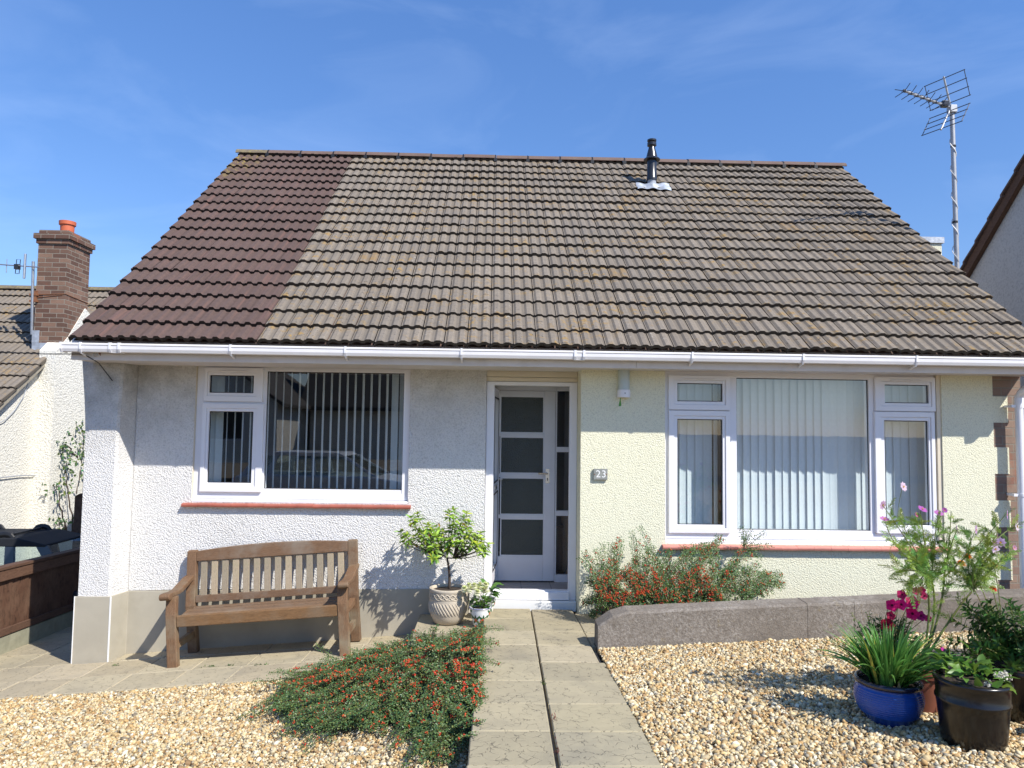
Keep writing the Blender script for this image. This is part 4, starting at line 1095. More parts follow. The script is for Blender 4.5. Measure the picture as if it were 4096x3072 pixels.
# ------------------------------------------------------------------ garden bench
BX, BYc = -1.952, -0.33
bench = empty('garden_bench', (BX, BYc, z_pave(BX, BYc)), 'brown wooden garden bench with pale back slats on the sloping patio', 'bench', rot=(0, rad(-4.35), 0))
def part(m, name, mat, bevel=0.004, parent=bench): return m.build(name, M[mat], parent, bevel=bevel, seg=2)
yf, yb = -0.235, 0.215
for s in (-1, 1):
    # front leg: straight below the seat, cranked back above it
    m = MB(); xa, xb = sorted((s*0.765, s*0.680))
    m.prism([(yf-0.035, 0.0), (yf+0.030, 0.0), (yf+0.030, 0.45), (yf+0.052, 0.59), (yf-0.008, 0.59), (yf-0.035, 0.44)], 'x', xa, xb); part(m, 'leg', 'bench_up', 0.006)
    m = MB(); xa, xb = sorted((s*0.775, s*0.690))
    m.prism([(yb-0.045, 0.0), (yb+0.025, 0.0), (yb+0.0, 0.40), (yb+0.075, 0.895), (yb+0.060, 0.905), (yb+0.02, 0.895), (yb-0.065, 0.42)], 'x', xa, xb); part(m, 'leg', 'bench_up', 0.006)
    m = MB(); xa, xb = sorted((s*0.790, s*0.702))
    top = [(yb+0.02, 0.690), (yb-0.07, 0.680), (yb-0.17, 0.655), (yb-0.28, 0.628), (yb-0.37, 0.622), (yf-0.045, 0.632), (yf-0.075, 0.630), (yf-0.092, 0.610), (yf-0.088, 0.588), (yf-0.070, 0.575), (yf-0.045, 0.575)]
    bot = [(yf-0.01, 0.591), (yb-0.36, 0.585), (yb-0.26, 0.588), (yb-0.15, 0.615), (yb-0.06, 0.640), (yb+0.005, 0.650)]
    m.prism(top+bot, 'x', xa, xb); part(m, 'armrest', 'bench_up', 0.008)
    m = MB(); xa, xb = sorted((s*0.745, s*0.705)); m.box(xa, xb, yf+0.031, yb-0.05, 0.14, 0.20); part(m, 'stretcher', 'bench_up', 0.003)
    m = MB(); xa, xb = sorted((s*0.750, s*0.700)); m.prism([(yf+0.031, 0.335), (yb-0.062, 0.335), (yb-0.062, 0.395), (yf+0.16, 0.372), (yf+0.031, 0.405)], 'x', xa, xb); part(m, 'side_rail', 'bench_up', 0.003)
m = MB(); m.box(-0.679, 0.679, yf-0.028, yf+0.010, 0.338, 0.432); part(m, 'front_rail', 'bench_front', 0.008)
m = MB(); m.box(-0.679, 0.679, yb-0.10, yb-0.07, 0.30, 0.37); part(m, 'rear_rail', 'bench_long')
sw = 0.072
for k in range(5):
    y0 = yf+0.016 + k*(sw+0.008); z = 0.418 - 0.014*math.sin(math.pi*(k+0.5)/5)
    m = MB(); m.box(-0.685, 0.685, y0, y0+sw, z-0.018, z); part(m, 'seat_slat', 'bench_seat', 0.004)
lean = lambda z: yb-0.050 + (z-0.42)*0.155
m = MB(); m.prism([(lean(0.445)-0.004, 0.445), (lean(0.445)+0.030, 0.445), (lean(0.505)+0.030, 0.505), (lean(0.505)-0.004, 0.505)], 'x', -0.689, 0.689); part(m, 'lower_back_rail', 'bench_long')
m = MB(); n = 18; vs = []
for k in range(n+1):
    x = -0.689+1.378*k/n; zt = 0.893+0.034*(1-(x/0.689)**2); z0 = 0.805
    vs += [(x, lean(z0)-0.006, z0), (x, lean(z0)+0.030, z0), (x, lean(zt)+0.030, zt), (x, lean(zt)-0.006, zt)]
fs = [(k*4+j, k*4+(j+1) % 4, (k+1)*4+(j+1) % 4, (k+1)*4+j) for k in range(n) for j in range(4)] + [(3, 2, 1, 0), (n*4, n*4+1, n*4+2, n*4+3)]
part(m.add(vs, fs), 'top_rail', 'bench_long', 0.006)
s0 = None
for k in range(14):
    x = -0.6225 + k*0.0958
    if s0 is None:
        m = MB(); m.prism([(lean(0.50)+0.006, 0.50), (lean(0.50)+0.022, 0.50), (lean(0.81)+0.022, 0.81), (lean(0.81)+0.006, 0.81)], 'x', -0.0285, 0.0285)
        s0 = part(m, 'back_slat', 'bench_slat', 0.004); o = s0
    else: o = copy_child(s0, bench)
    o.location.x = x

# ------------------------------------------------------------------ boundary fence on the left
FX = -4.70
fn = empty('boundary_fence', (FX, -0.2, z_pave(FX, -0.2)-0.02), 'low brown stained timber fence along the left boundary', 'fence')
oz = fn.location.z
def fz(Y): return z_pave(FX, Y) - oz
Y0, Y1 = -2.6, 4.6
m = MB()
y = Y0; k = 0
while y < Y1:
    w = 0.125
    t = 0.006 if k % 2 else 0.0
    a0 = y+0.2; b0_ = y+w+0.02+0.2
    m.add([(0.0+t, a0, fz(y)+0.17), (0.012+t, b0_, fz(y)+0.17), (0.012+t, b0_, fz(y)+0.80), (0.0+t, a0, fz(y)+0.80),
           (-0.012+t, a0, fz(y)+0.17), (-0.002+t, b0_, fz(y)+0.17), (-0.002+t, b0_, fz(y)+0.80), (-0.012+t, a0, fz(y)+0.80)],
          [(0, 1, 2, 3), (7, 6, 5, 4), (0, 4, 5, 1), (3, 2, 6, 7), (1, 5, 6, 2), (0, 3, 7, 4)])
    y += w; k += 1
m.build('board_panel', M['fence_wood'], fn, fixn=True)
def rail(name, x0, x1, z0, z1, mat):
    m = MB(); m.add([(x0, Y0+0.2, fz(Y0)+z0), (x1, Y0+0.2, fz(Y0)+z0), (x1, Y1+0.2, fz(Y1)+z0), (x0, Y1+0.2, fz(Y1)+z0), (x0, Y0+0.2, fz(Y0)+z1), (x1, Y0+0.2, fz(Y0)+z1), (x1, Y1+0.2, fz(Y1)+z1), (x0, Y1+0.2, fz(Y1)+z1)],
          [(0, 3, 2, 1), (4, 5, 6, 7), (0, 1, 5, 4), (1, 2, 6, 5), (2, 3, 7, 6), (3, 0, 4, 7)])
    return m.build(name, M[mat], fn, bevel=0.004)
rail('capping', -0.05, 0.055, 0.805, 0.835, 'fence_cap'); rail('top_rail', 0.020, 0.046, 0.70, 0.80, 'fence_cap')
rail('bottom_rail', 0.020, 0.046, 0.175, 0.245, 'fence_cap'); rail('gravel_board', -0.03, 0.035, -0.10, 0.165, 'gravel_board')
# dark post and shed end standing behind the pier
gp = atX(180, 2330, -4.45)
m = MB(); m.box(-0.075, 0.075, -0.05, 0.05, 0, 1.80); m.prism([(-0.08, 1.801), (0.08, 1.801), (0.0, 1.84)], 'y', -0.055, 0.055)
gpo = m.build('gate_post', M['fence_wood'], bevel=0.006); gpo.location = (at(328, 2000, 3.4)[0], 3.4, -1.15); tag(gpo, 'dark brown timber post standing behind the white pier', 'post')

# ------------------------------------------------------------------ house to the left
NX = -7.2
NR_ = atX(238*1.8517, 628*1.8517, NX)          # ridge end
rY, rZ = NR_[1], NR_[2]; nang = math.atan2(2.097, 2.852)
nh = empty('left_neighbour_house', (NX, rY, -1.15), 'white rendered house with grey tiled roof beyond the fence on the left', 'house')
def nl(p): return (p[0]-NX, p[1]-rY, p[2]+1.15)
eY = 2.9; eZ = rZ-(rY-eY)*math.tan(nang)
m = MB(); P = [(eY+0.35, -1.15), (2*rY-eY-0.35, -1.15), (2*rY-eY-0.35, eZ+0.2), (rY, rZ-0.08), (eY+0.35, eZ+0.2)]
m.prism([(y-rY, z+1.15) for y, z in P], 'x', -9, 0.0); m.build('wall', M['cream_render'], nh)
m = MB(); m.prism([(4.70-rY, -1.15+1.15), (5.75-rY, 0), (5.75-rY, 3.45+1.15), (5.45-rY, 3.60+1.15), (5.0-rY, 3.05+1.15), (4.70-rY, 2.80+1.15)], 'x', 0.001, 0.262); m.build('chimney_breast', M['cream_render'], nh)
nrow = int((rY-eY)/math.cos(nang)/0.32)
V, Fc, Cc = tile_field(44, NX+0.12-44*0.2, nrow, (rY-eY)/math.cos(nang)/nrow, (0, eY, eZ), nang, 0.2, ends=(False, True))
V = V - np.array([NX, rY, -1.15]); mesh_tiles('roof', (V, Fc, Cc), M['tile_grey'], nh)
m = MB(); m.add([nl((NX+0.12, rY, rZ)), nl((NX-9, rY, rZ)), nl((NX-9, 2*rY-eY, eZ)), nl((NX+0.12, 2*rY-eY, eZ))], [(0, 1, 2, 3)])
m.add([nl((NX+0.10, eY, eZ-0.03)), nl((NX-9, eY, eZ-0.03)), nl((NX-9, rY, rZ-0.03)), nl((NX+0.10, rY, rZ-0.03))], [(0, 1, 2, 3)]); m.build('rear_roof', M['tile_ridge'], nh)
m = MB(); sd = np.array([0, math.cos(nang), math.sin(nang)])
m.prism([(eY-rY, eZ+1.15-0.12), (0, rZ+1.15-0.12), (0, rZ+1.15-0.01), (eY-rY, eZ+1.15-0.01)], 'x', 0.03, 0.10); m.build('verge', M['mortar'], nh)
nrt = None
for k in range(18):
    if nrt is None: nrt = half_ridge(0.44).build('ridge_tile', M['tile_ridge_mossy'], nh, smooth=True, auto=40); o = nrt
    else: o = copy_child(nrt, nh)
    o.location = (0.13-0.45*(k+1), 0, rZ+1.15-0.03)
# chimney
ca = atX(265, 1356, -6.95); ct = atX(422, 957, -6.95)
CYf, CYb, CX1, CX0 = 4.88, 5.53, -6.95, -7.42
zt = 4.56
m = MB(); m.box(CX0-NX, CX1-NX, CYf-rY, CYb-rY, 2.70+1.15, zt+1.15)
m.box(CX0-NX-0.025, CX1-NX+0.025, CYf-rY-0.025, CYb-rY+0.025, zt+1.15, zt+1.15+0.075)
m.box(CX0-NX-0.055, CX1-NX+0.055, CYf-rY-0.055, CYb-rY+0.055, zt+1.15+0.075, zt+1.15+0.16)
m.box(CX0-NX, CX1-NX, CYf-rY, CYb-rY, zt+1.15+0.16, zt+1.15+0.225)
ch = m.build('chimney', M['brick'], nh)
m = MB(); m.lathe([(0.10, -0.02), (0.105, 0.15), (0.125, 0.155), (0.128, 0.215), (0.11, 0.22), (0.10, 0.15), (0.0, 0.1)], ((CX0+CX1)/2+0.05-NX, (CYf+CYb)/2-0.05-rY, zt+1.15+0.225), 28, close=False); m.build('chimney_pot', M['pot_red'], ch, smooth=True, auto=35)
m = MB(); q = CYf-rY
m.box(CX0-NX-0.012, CX1-NX-0.1, q-0.012, q, 2.72+1.15, 2.94+1.15); m.box(CX0-NX-0.014, CX0-NX+0.10, q-0.016, q-0.0125, 2.94+1.15, 3.14+1.15); m.build('flashing', M['lead'], ch)
m = MB(); zz_ = 3.72+1.15; c0 = (CX0-NX-0.006, CX1-NX+0.006, CYf-rY-0.006, CYb-rY+0.006)
m.tube([(c0[0], c0[2], zz_), (c0[1], c0[2], zz_+0.02), (c0[1], c0[3], zz_-0.02), (c0[0], c0[3], zz_)], 0.007, 6); m.tube([(c0[0], c0[2], zz_-0.05), (c0[1]-0.05, c0[2], zz_+0.0)], 0.005, 6)
m.box(CX0-NX-0.02, CX0-NX+0.03, q-0.03, q-0.002, zz_-0.09, zz_+0.06); m.build('lashing_wire', M['rust'], ch)
# television aerial lashed to that chimney
pa = atX(0+365/2.764, 800+720/2.764, -7.45); pb_ = atX(355/2.764, 800+1420/2.764, -7.45)
ae = empty('chimney_aerial', tuple(pb_), 'small yagi aerial on a short pole strapped to the brick chimney', 'aerial')
m = MB(); hh = pa[2]-pb_[2]; tl = pa[1]-pb_[1]
m.tube([(0, 0, -0.1), (0.0, tl, hh+0.06)], 0.022, 10); m.build('pole', M['metal'], ae)
m = MB(); zb = hh-0.03; by = tl-0.035
m.tube([(0.12, by, zb-0.01), (-1.2, by-0.05, zb+0.05)], 0.010, 6); m.build('boom', M['metal'], ae)
for k in range(9):
    xk = -0.26-0.125*k if k else -0.10
    hl = 0.11 if k else 0.20
    m = MB(); m.tube([(xk, by-0.012, zb-hl), (xk, by-0.012, zb+hl)], 0.006 if k else 0.018, 6); m.build('element' if k else 'reflector', M['metal'], ae)
m = MB(); m.box(-0.26, -0.19, by-0.03, by+0.03, zb-0.05, zb+0.03); m.tube([(-0.22, by, zb-0.12), (-0.19, by, zb-0.12), (-0.18, by, zb+0.11), (-0.24, by, zb+0.11), (-0.25, by, zb-0.12), (-0.22, by, zb-0.12)], 0.006, 6); m.build('dipole', M['black_metal'], ae)
m = MB(); m.box(-0.05, 0.08, -0.01+tl*0.5, 0.03+tl*0.5, hh*0.52, hh*0.55); m.box(-0.05, 0.08, -0.01+tl*0.45, 0.03+tl*0.45, hh*0.42, hh*0.45); m.build('bracket', M['rust'], ae)
m = MB(); pts = [tuple(atX(x, y, NX+0.03)) for x, y in ((0, 1911), (80, 1902), (190, 1900), (280, 1890), (345, 1888))]
tag(m.tube(pts, 0.008, 6).build('wall_cable', M['grey_pipe']), 'pale cable clipped across the white gable on the left', 'cable')
m = MB(); pts = [tuple(atX(x, y, NX+0.03)) for x, y in ((122, 1470), (112, 1530), (95, 1585), (60, 1640), (20, 1680), (-20, 1700))]
tag(m.tube(pts, 0.006, 6).build('aerial_cable', M['grey_pipe']), 'thin grey aerial cable looping down the white gable from its roof', 'cable')

# ------------------------------------------------------------------ cars
def car(loc, rot, label, paint, bars):
    e = empty('parked_car', loc, label, 'car', rot=(0, 0, rot))
    if bars: e.scale = (1.0, 0.62, 1.0)
    def sec(x): pass
    m = MB()
    low = [(-2.1, 0.35), (-2.12, 0.62), (-2.0, 0.80), (-1.15, 0.92), (1.75, 0.95), (2.08, 0.90), (2.12, 0.40), (1.6, 0.26), (-1.7, 0.26)]
    m.prism(low, 'y', -0.86, 0.86); m.build('body', M[paint], e, bevel=0.05, seg=3)
    # cabin: roof, pillars left open for the glass
    m = MB()
    m.prism([(-0.42, 1.40), (-0.30, 1.46), (1.30, 1.47), (1.62, 1.40), (1.62, 1.375), (-0.42, 1.375)], 'y', -0.66, 0.66); rf = m.build('roof', M['car_roof'] if bars else M[paint], e, bevel=0.02, seg=3)
    for s in (-1, 1):
        for xb0, xb1, xt0, xt1 in ((-1.25, -1.15, -0.45, -0.34), (0.20, 0.30, 0.28, 0.36), (1.22, 1.34, 1.16, 1.26), (1.86, 1.98, 1.50, 1.64)):
            yb_, yt = s*0.80, s*0.645
            d = s*0.05
            m = MB(); m.add([(xb0, yb_, 0.92), (xb1, yb_, 0.92), (xt1, yt, 1.39), (xt0, yt, 1.39), (xb0, yb_-d, 0.92), (xb1, yb_-d, 0.92), (xt1, yt-d, 1.39), (xt0, yt-d, 1.39)],
                  [(0, 1, 2, 3), (7, 6, 5, 4), (0, 4, 5, 1), (3, 2, 6, 7), (1, 5, 6, 2), (0, 3, 7, 4)]); m.build('pillar', M[paint], e, fixn=True)
    for s in (-1, 1):
        for a0, a1, b0_, b1 in ((-1.15, 0.20, -0.34, 0.28), (0.30, 1.22, 0.36, 1.16), (1.34, 1.86, 1.26, 1.50)):
            m = MB(); m.add([(a0, s*0.785, 0.925), (a1, s*0.785, 0.925), (b1, s*0.635, 1.385), (b0_, s*0.635, 1.385)], [(0, 1, 2, 3)]); m.build('window', M['car_glass'], e)
    m = MB(); m.add([(-1.22, -0.74, 0.93), (-1.22, 0.74, 0.93), (-0.42, 0.60, 1.385), (-0.42, -0.60, 1.385)], [(0, 1, 2, 3)]); m.build('windscreen', M['car_glass'], e)
    m = MB(); m.add([(1.94, -0.74, 0.95), (1.94, 0.74, 0.95), (1.61, 0.60, 1.385), (1.61, -0.60, 1.385)], [(0, 1, 2, 3)]); m.build('rear_window', M['car_glass'], e)
    w0 = None
    for x in (-1.35, 1.35):
        for s in (-1, 1):
            if w0 is None:
                m = MB(); m.tube([(0, -0.11, 0), (0, 0.11, 0)], 0.31, 24); w0 = m.build('wheel', M['tyre'], e, bevel=0.03)
                m = MB(); m.tube([(0, -0.116, 0), (0, 0.116, 0)], 0.19, 20); rim0 = m.build('rim', M['metal'], w0); w = w0
            else:
                w = copy_child(w0, e); copy_child(rim0, w)
            w.location = (x, s*0.79, 0.31)
    for s in (-1, 1):
        m = MB(); m.box(2.05, 2.135, min(s*0.55, s*0.80), max(s*0.55, s*0.80), 0.70, 0.86); m.build('tail_light', M['red_lamp'], e, bevel=0.015)
        m = MB(); m.box(-2.14, -2.03, min(s*0.5, s*0.80), max(s*0.5, s*0.80), 0.58, 0.72); m.build('headlight', M['chrome'], e, bevel=0.015)
    if bars:
        for x in (0.55, 1.12):
            m = MB(); m.tube([(x, -0.56, 1.49), (x, 0.56, 1.49)], 0.014, 8)
            for s in (-1, 1): m.tube([(x-0.09, s*0.56, 1.46), (x-0.06, s*0.56, 1.495), (x-0.02, s*0.56, 1.505), (x+0.02, s*0.56, 1.505), (x+0.06, s*0.56, 1.495), (x+0.09, s*0.56, 1.46)], 0.032, 8)
            m.build('roof_bar', M['rubber'], e)
    return e
cr = at(100*1.8517, 1191*1.8517, 1.60)
car((cr[0]-1.64, 2.02, cr[2]-1.33), 0.0, 'dark car with black roof bars parked beyond the brown fence', 'car_paint', True)
car((-3.9, -10.9, z_road(-3.9)+0.03), math.pi+0.05, 'silver car parked across the road, seen only as a reflection in the windows', 'silver_paint', False)

# ------------------------------------------------------------------ house to the right
RX = 6.5
rh = empty('right_neighbour_house', (RX, 0.5, -0.2), 'grey rendered gable with dark verge tiles at the right edge', 'house')
g1 = atX(2085*1.8517, 580*1.8517, RX); g2 = atX(4096, 355*1.8517, RX)
slp = (g2[2]-g1[2])/(g1[1]-g2[1])
ry = 0.75; rz = g1[2]+(g1[1]-ry)*slp
lz = lambda z: z+0.2
ly = lambda y: y-0.5
yEnd = 4.6; yFr = -1.2
m = MB(); m.prism([(ly(yFr), 0), (ly(yEnd), 0), (ly(yEnd), lz(rz-(yEnd-ry)*slp-0.05)), (ly(ry), lz(rz-0.06)), (ly(yFr), lz(rz-(ry-yFr)*slp-0.05))], 'x', 0.04, 7); m.build('wall', M['grey_render'], rh)
m = MB()
nst = 16; L_ = (yEnd-ry+0.25)
for k in range(nst):                       # stepped verge of overlapping tiles
    ya = ry+L_*k/nst; yb2 = ry+L_*(k+1)/nst+0.03
    za = rz-(ya-ry)*slp; zb2 = rz-(yb2-ry)*slp
    m.prism([(ly(ya), lz(za-0.01)), (ly(yb2), lz(zb2+0.018)), (ly(yb2), lz(zb2+0.050)), (ly(ya), lz(za+0.016))], 'x', -0.06, 7)
m.prism([(ly(ry), lz(rz)), (ly(yFr-0.35), lz(rz-(ry-yFr+0.35)*slp)), (ly(yFr-0.35), lz(rz-(ry-yFr+0.35)*slp+0.04)), (ly(ry), lz(rz+0.04))], 'x', -0.06, 7)
m.build('roof', M['tile_ridge'], rh)
m = MB(); m.prism([(ly(ry), lz(rz-0.17)), (ly(yEnd+0.2), lz(rz-(yEnd+0.2-ry)*slp-0.17)), (ly(yEnd+0.2), lz(rz-(yEnd+0.2-ry)*slp-0.012)), (ly(ry), lz(rz-0.012))], 'x', -0.03, 0.035); m.build('barge_board', M['fence_cap'], rh)
# pale block behind the roof
d1 = at(3766, 950, 4.9)
m = MB(); m.box(-0.9, 0.0, 0, 0.9, 0, d1[2]-0.10+1.0); ebo = empty('rear_extension', (d1[0], 4.9, -1.0), 'pale yellow rendered block with grey capping behind the right verge', 'extension')
m.build('wall', M['yellow_render'], ebo); m = MB(); m.box(-0.93, 0.03, -0.03, 0.93, d1[2]-0.10+1.0, d1[2]+1.0); m.build('capping', M['lead'], ebo)

# ------------------------------------------------------------------ mast aerial at the right gable
mt = atX(3550+512/1.9525, 250+370/1.9525, 5.2)
am = empty('mast_aerial', (5.2, mt[1]+0.02, 2.6), 'tall grey mast with a wire grid television aerial above the right verge', 'aerial')
TZ = mt[2]-2.6
m = MB(); m.tube([(0.02, 0, 0), (0, 0, TZ+0.02)], 0.025, 12); m.build('mast', M['alu'], am, smooth=True, auto=50)
m = MB(); m.tube([((0.03+0.002*math.sin(i))*math.cos(i*0.33+1), (0.03)*math.sin(i*0.33+1), TZ-0.28-i*0.0165) for i in range(120)], 0.0055, 5); m.build('cable', M['cable_white'], am)
for z in (TZ-0.42, TZ-1.30):
    m = MB(); m.tube([(0.004, 0, z-0.012), (0.004, 0, z+0.012)], 0.0285, 12); m.build('tape', M['rubber'], am)
tip = atZ(3550+140/1.9525, 250+235/1.9525, mt[2])
bd = Vector((tip[0]-5.2, tip[1]-mt[1], 0)); BL = bd.length; bd.normalize(); rdir = Vector((-bd.y, bd.x, 0)); Zv = Vector((0, 0, 1))
if rdir.y > 0: rdir = -rdir
B0 = Vector((0, 0, TZ+0.03))
m = MB(); m.tube([B0-bd*0.09, B0+bd*BL], 0.013, 8); m.build('boom', M['alu'], am)
m = MB()
c0 = B0 + bd*0.02
for sgn in (1, -1):
    axis = (bd*0.34*sgn*sgn + Zv*sgn*0.94).normalized() if sgn > 0 else (bd*0.55 - Zv*0.83).normalized()
    ends = []
    for k in range(4):
        c = c0 + axis*(0.055+0.095*k)
        hl = 0.235
        m.tube([c-rdir*hl, c+rdir*hl], 0.0048, 6); ends.append((c-rdir*(hl-0.01), c+rdir*(hl-0.01)))
    m.tube([ends[0][0], ends[3][0]], 0.0045, 6); m.tube([ends[0][1], ends[3][1]], 0.0045, 6)
m.build('reflector', M['wire'], am)
m = MB()
for ax in ((bd*0.34+Zv*0.94).normalized(), (bd*0.55-Zv*0.83).normalized()): m.tube([c0, c0+ax*0.36], 0.011, 8)
m.build('reflector_arm', M['alu'], am)
for k in range(7):
    c = B0 + bd*(0.20+ (BL-0.20)*k/6)
    hl = 0.10
    m = MB()
    for sgn in (1, -1):
        d1_ = (rdir*0.85*sgn + Zv*0.42 + bd*0.10).normalized(); d2_ = (rdir*0.85*sgn - Zv*0.42 + bd*0.10).normalized()
        m.tube([c, c+d1_*0.03, c+d1_*hl+bd*0.02], 0.004, 5); m.tube([c, c+d2_*0.03, c+d2_*hl+bd*0.02], 0.004, 5)
    m.box(c.x-0.012, c.x+0.012, c.y-0.012, c.y+0.012, c.z-0.014, c.z+0.014)
    m.build('director', M['wire'], am)
c = B0+bd*0.14
m = MB(); m.box(c.x-0.035, c.x+0.035, c.y-0.03, c.y+0.03, c.z-0.02, c.z+0.05); m.build('junction_box', M['black_metal'], am, bevel=0.006)
m = MB(); m.box(-0.04, 0.04, -0.04, 0.04, TZ-0.03, TZ+0.055); m.build('clamp', M['alu'], am, bevel=0.006)

# ------------------------------------------------------------------ houses across the road (they show in the window reflections)
def opp_house(x, w, label):
    e = empty('opposite_house', (x, -20.0, 0.3), label, 'house')
    m = MB(); m.prism([(-w/2, 0), (w/2, 0), (w/2, 2.3), (0, 2.3+w*0.36), (-w/2, 2.3)], 'y', -8, 0); m.build('wall', M['cream_render'], e)
    m = MB()
    for s in (-1, 1):
        a = Vector((0, 0, 2.3+w*0.36+0.02)); b = Vector((s*(w/2+0.35), 0, 2.3-0.25+0.02))
        m.prism([(a.x, a.z), (b.x, b.z), (b.x, b.z+0.12), (a.x, a.z+0.12)], 'y', -8.3, 0.4)
    m.build('roof', M['opp_roof'], e)
    for dx in (-w*0.22, w*0.22):
        m = MB(); m.ring((dx-0.8, dx+0.8, 0.8, 2.0), (dx-0.72, dx+0.72, 0.88, 1.92), 0.002, 0.05); f = m.build('window', M['upvc'], e)
        m = MB(); m.add([(dx-0.72, 0.02, 0.88), (dx+0.72, 0.02, 0.88), (dx+0.72, 0.02, 1.92), (dx-0.72, 0.02, 1.92)], [(3, 2, 1, 0)]); m.build('pane', M['rubber'], f)
opp_house(-11.5, 7.0, 'white gabled house across the road reflected in the left window')
m = MB()
e = empty('opposite_house', (-3.2, -24.0, 0.3), 'dark roofed bungalow across the road reflected in the left window', 'house')
m.box(-4.6, 2.6, -7, 0, 0, 2.4); m.build('wall', M['cream_render'], e)
m = MB(); m.prism([(0.5, 2.2), (-3.5, 5.6), (-7.5, 2.2), (-7.5, 2.05), (-3.5, 5.45), (0.5, 2.05)], 'x', -5.0, 3.0); m.build('roof', M['opp_roof'], e)

# ------------------------------------------------------------------ planting helpers
def nrm(a): return a/np.maximum(1e-9, np.linalg.norm(a, axis=-1, keepdims=True))
class Leaves:
    """many small folded leaves gathered into ONE mesh; colour per leaf"""
    def __init__(s): s.P = []; s.D = []; s.U = []; s.L = []; s.W = []; s.C = []
    def add(s, p, d, u, l, w, c):
        p = np.atleast_2d(p); n = len(p)
        s.P.append(p); s.D.append(np.broadcast_to(np.atleast_2d(d), (n, 3))); s.U.append(np.broadcast_to(np.atleast_2d(u), (n, 3)))
        s.L.append(np.broadcast_to(l, n)); s.W.append(np.broadcast_to(w, n)); s.C.append(np.broadcast_to(np.atleast_2d(c), (n, 3)))
    def build(s, name, mat, parent, droop=0.12, fold=0.18, smooth=False):
        P = np.concatenate(s.P); D = nrm(np.concatenate(s.D)); U = np.concatenate(s.U); Ln = np.concatenate(s.L)[:, None]; Wd = np.concatenate(s.W)[:, None]; C = np.concatenate(s.C)
        Sd = nrm(np.cross(D, U)); N = np.cross(Sd, D)
        b = P
        l1 = P + D*Ln*0.35 + Sd*Wd*0.46 + N*Wd*fold; r1 = P + D*Ln*0.35 - Sd*Wd*0.46 + N*Wd*fold
        l2 = P + D*Ln*0.68 + Sd*Wd*0.36 + N*(Wd*fold*0.8-Ln*droop*0.35); r2 = P + D*Ln*0.68 - Sd*Wd*0.36 + N*(Wd*fold*0.8-Ln*droop*0.35)
        m1 = P + D*Ln*0.35; m2 = P + D*Ln*0.68 - N*Ln*droop*0.4
        t = P + D*Ln*0.98 - N*Ln*droop
        V = np.stack([b, l1, m1, r1, l2, m2, r2, t], 1); n = len(P)
        F = np.array([(0,2,1),(0,3,2),(1,2,5),(1,5,4),(2,3,6),(2,6,5),(4,5,7),(5,6,7)])
        T = (F[None]+(np.arange(n)*8)[:, None, None]).reshape(-1, 3)
        cc = np.repeat(np.concatenate([C, np.ones((n, 1))], 1), 8, 0)
        return fast_mesh(name, V.reshape(-1, 3), T, mat, parent, cc, smooth)
def green(n, base, var=0.22, hue=0.10):
    base = np.array(base); k = rng.normal(1, var, (n, 1)).clip(0.5, 1.6)
    h = rng.normal(0, hue, (n, 1)); c = base[None]*k
    c[:, 0:1] *= (1+h*1.4); c[:, 2:3] *= (1-h)
    return c.clip(0.002, 0.9)
def randdir(n, up=0.0):
    d = rng.normal(size=(n, 3)); d[:, 2] += up; return nrm(d)
def bez(a, b, c, n=8):
    a, b, c = map(np.array, (a, b, c)); t = np.linspace(0, 1, n)[:, None]
    return (1-t)**2*a + 2*t*(1-t)*b + t*t*c
OCT = np.array([(1,0,0),(-1,0,0),(0,1,0),(0,-1,0),(0,0,1),(0,0,-1)], float)
OCTF = np.array([(0,2,4),(2,1,4),(1,3,4),(3,0,4),(2,0,5),(1,2,5),(3,1,5),(0,3,5)])
def berries(name, P, r, C, parent):
    n = len(P); V = OCT[None]*(r[:, None, None]) + P[:, None, :]
    T = OCTF[None]+(np.arange(n)*6)[:, None, None]
    return fast_mesh(name, V.reshape(-1, 3), T.reshape(-1, 3), M['berry'], parent, np.repeat(np.concatenate([C, np.ones((n, 1))], 1), 6, 0), True)

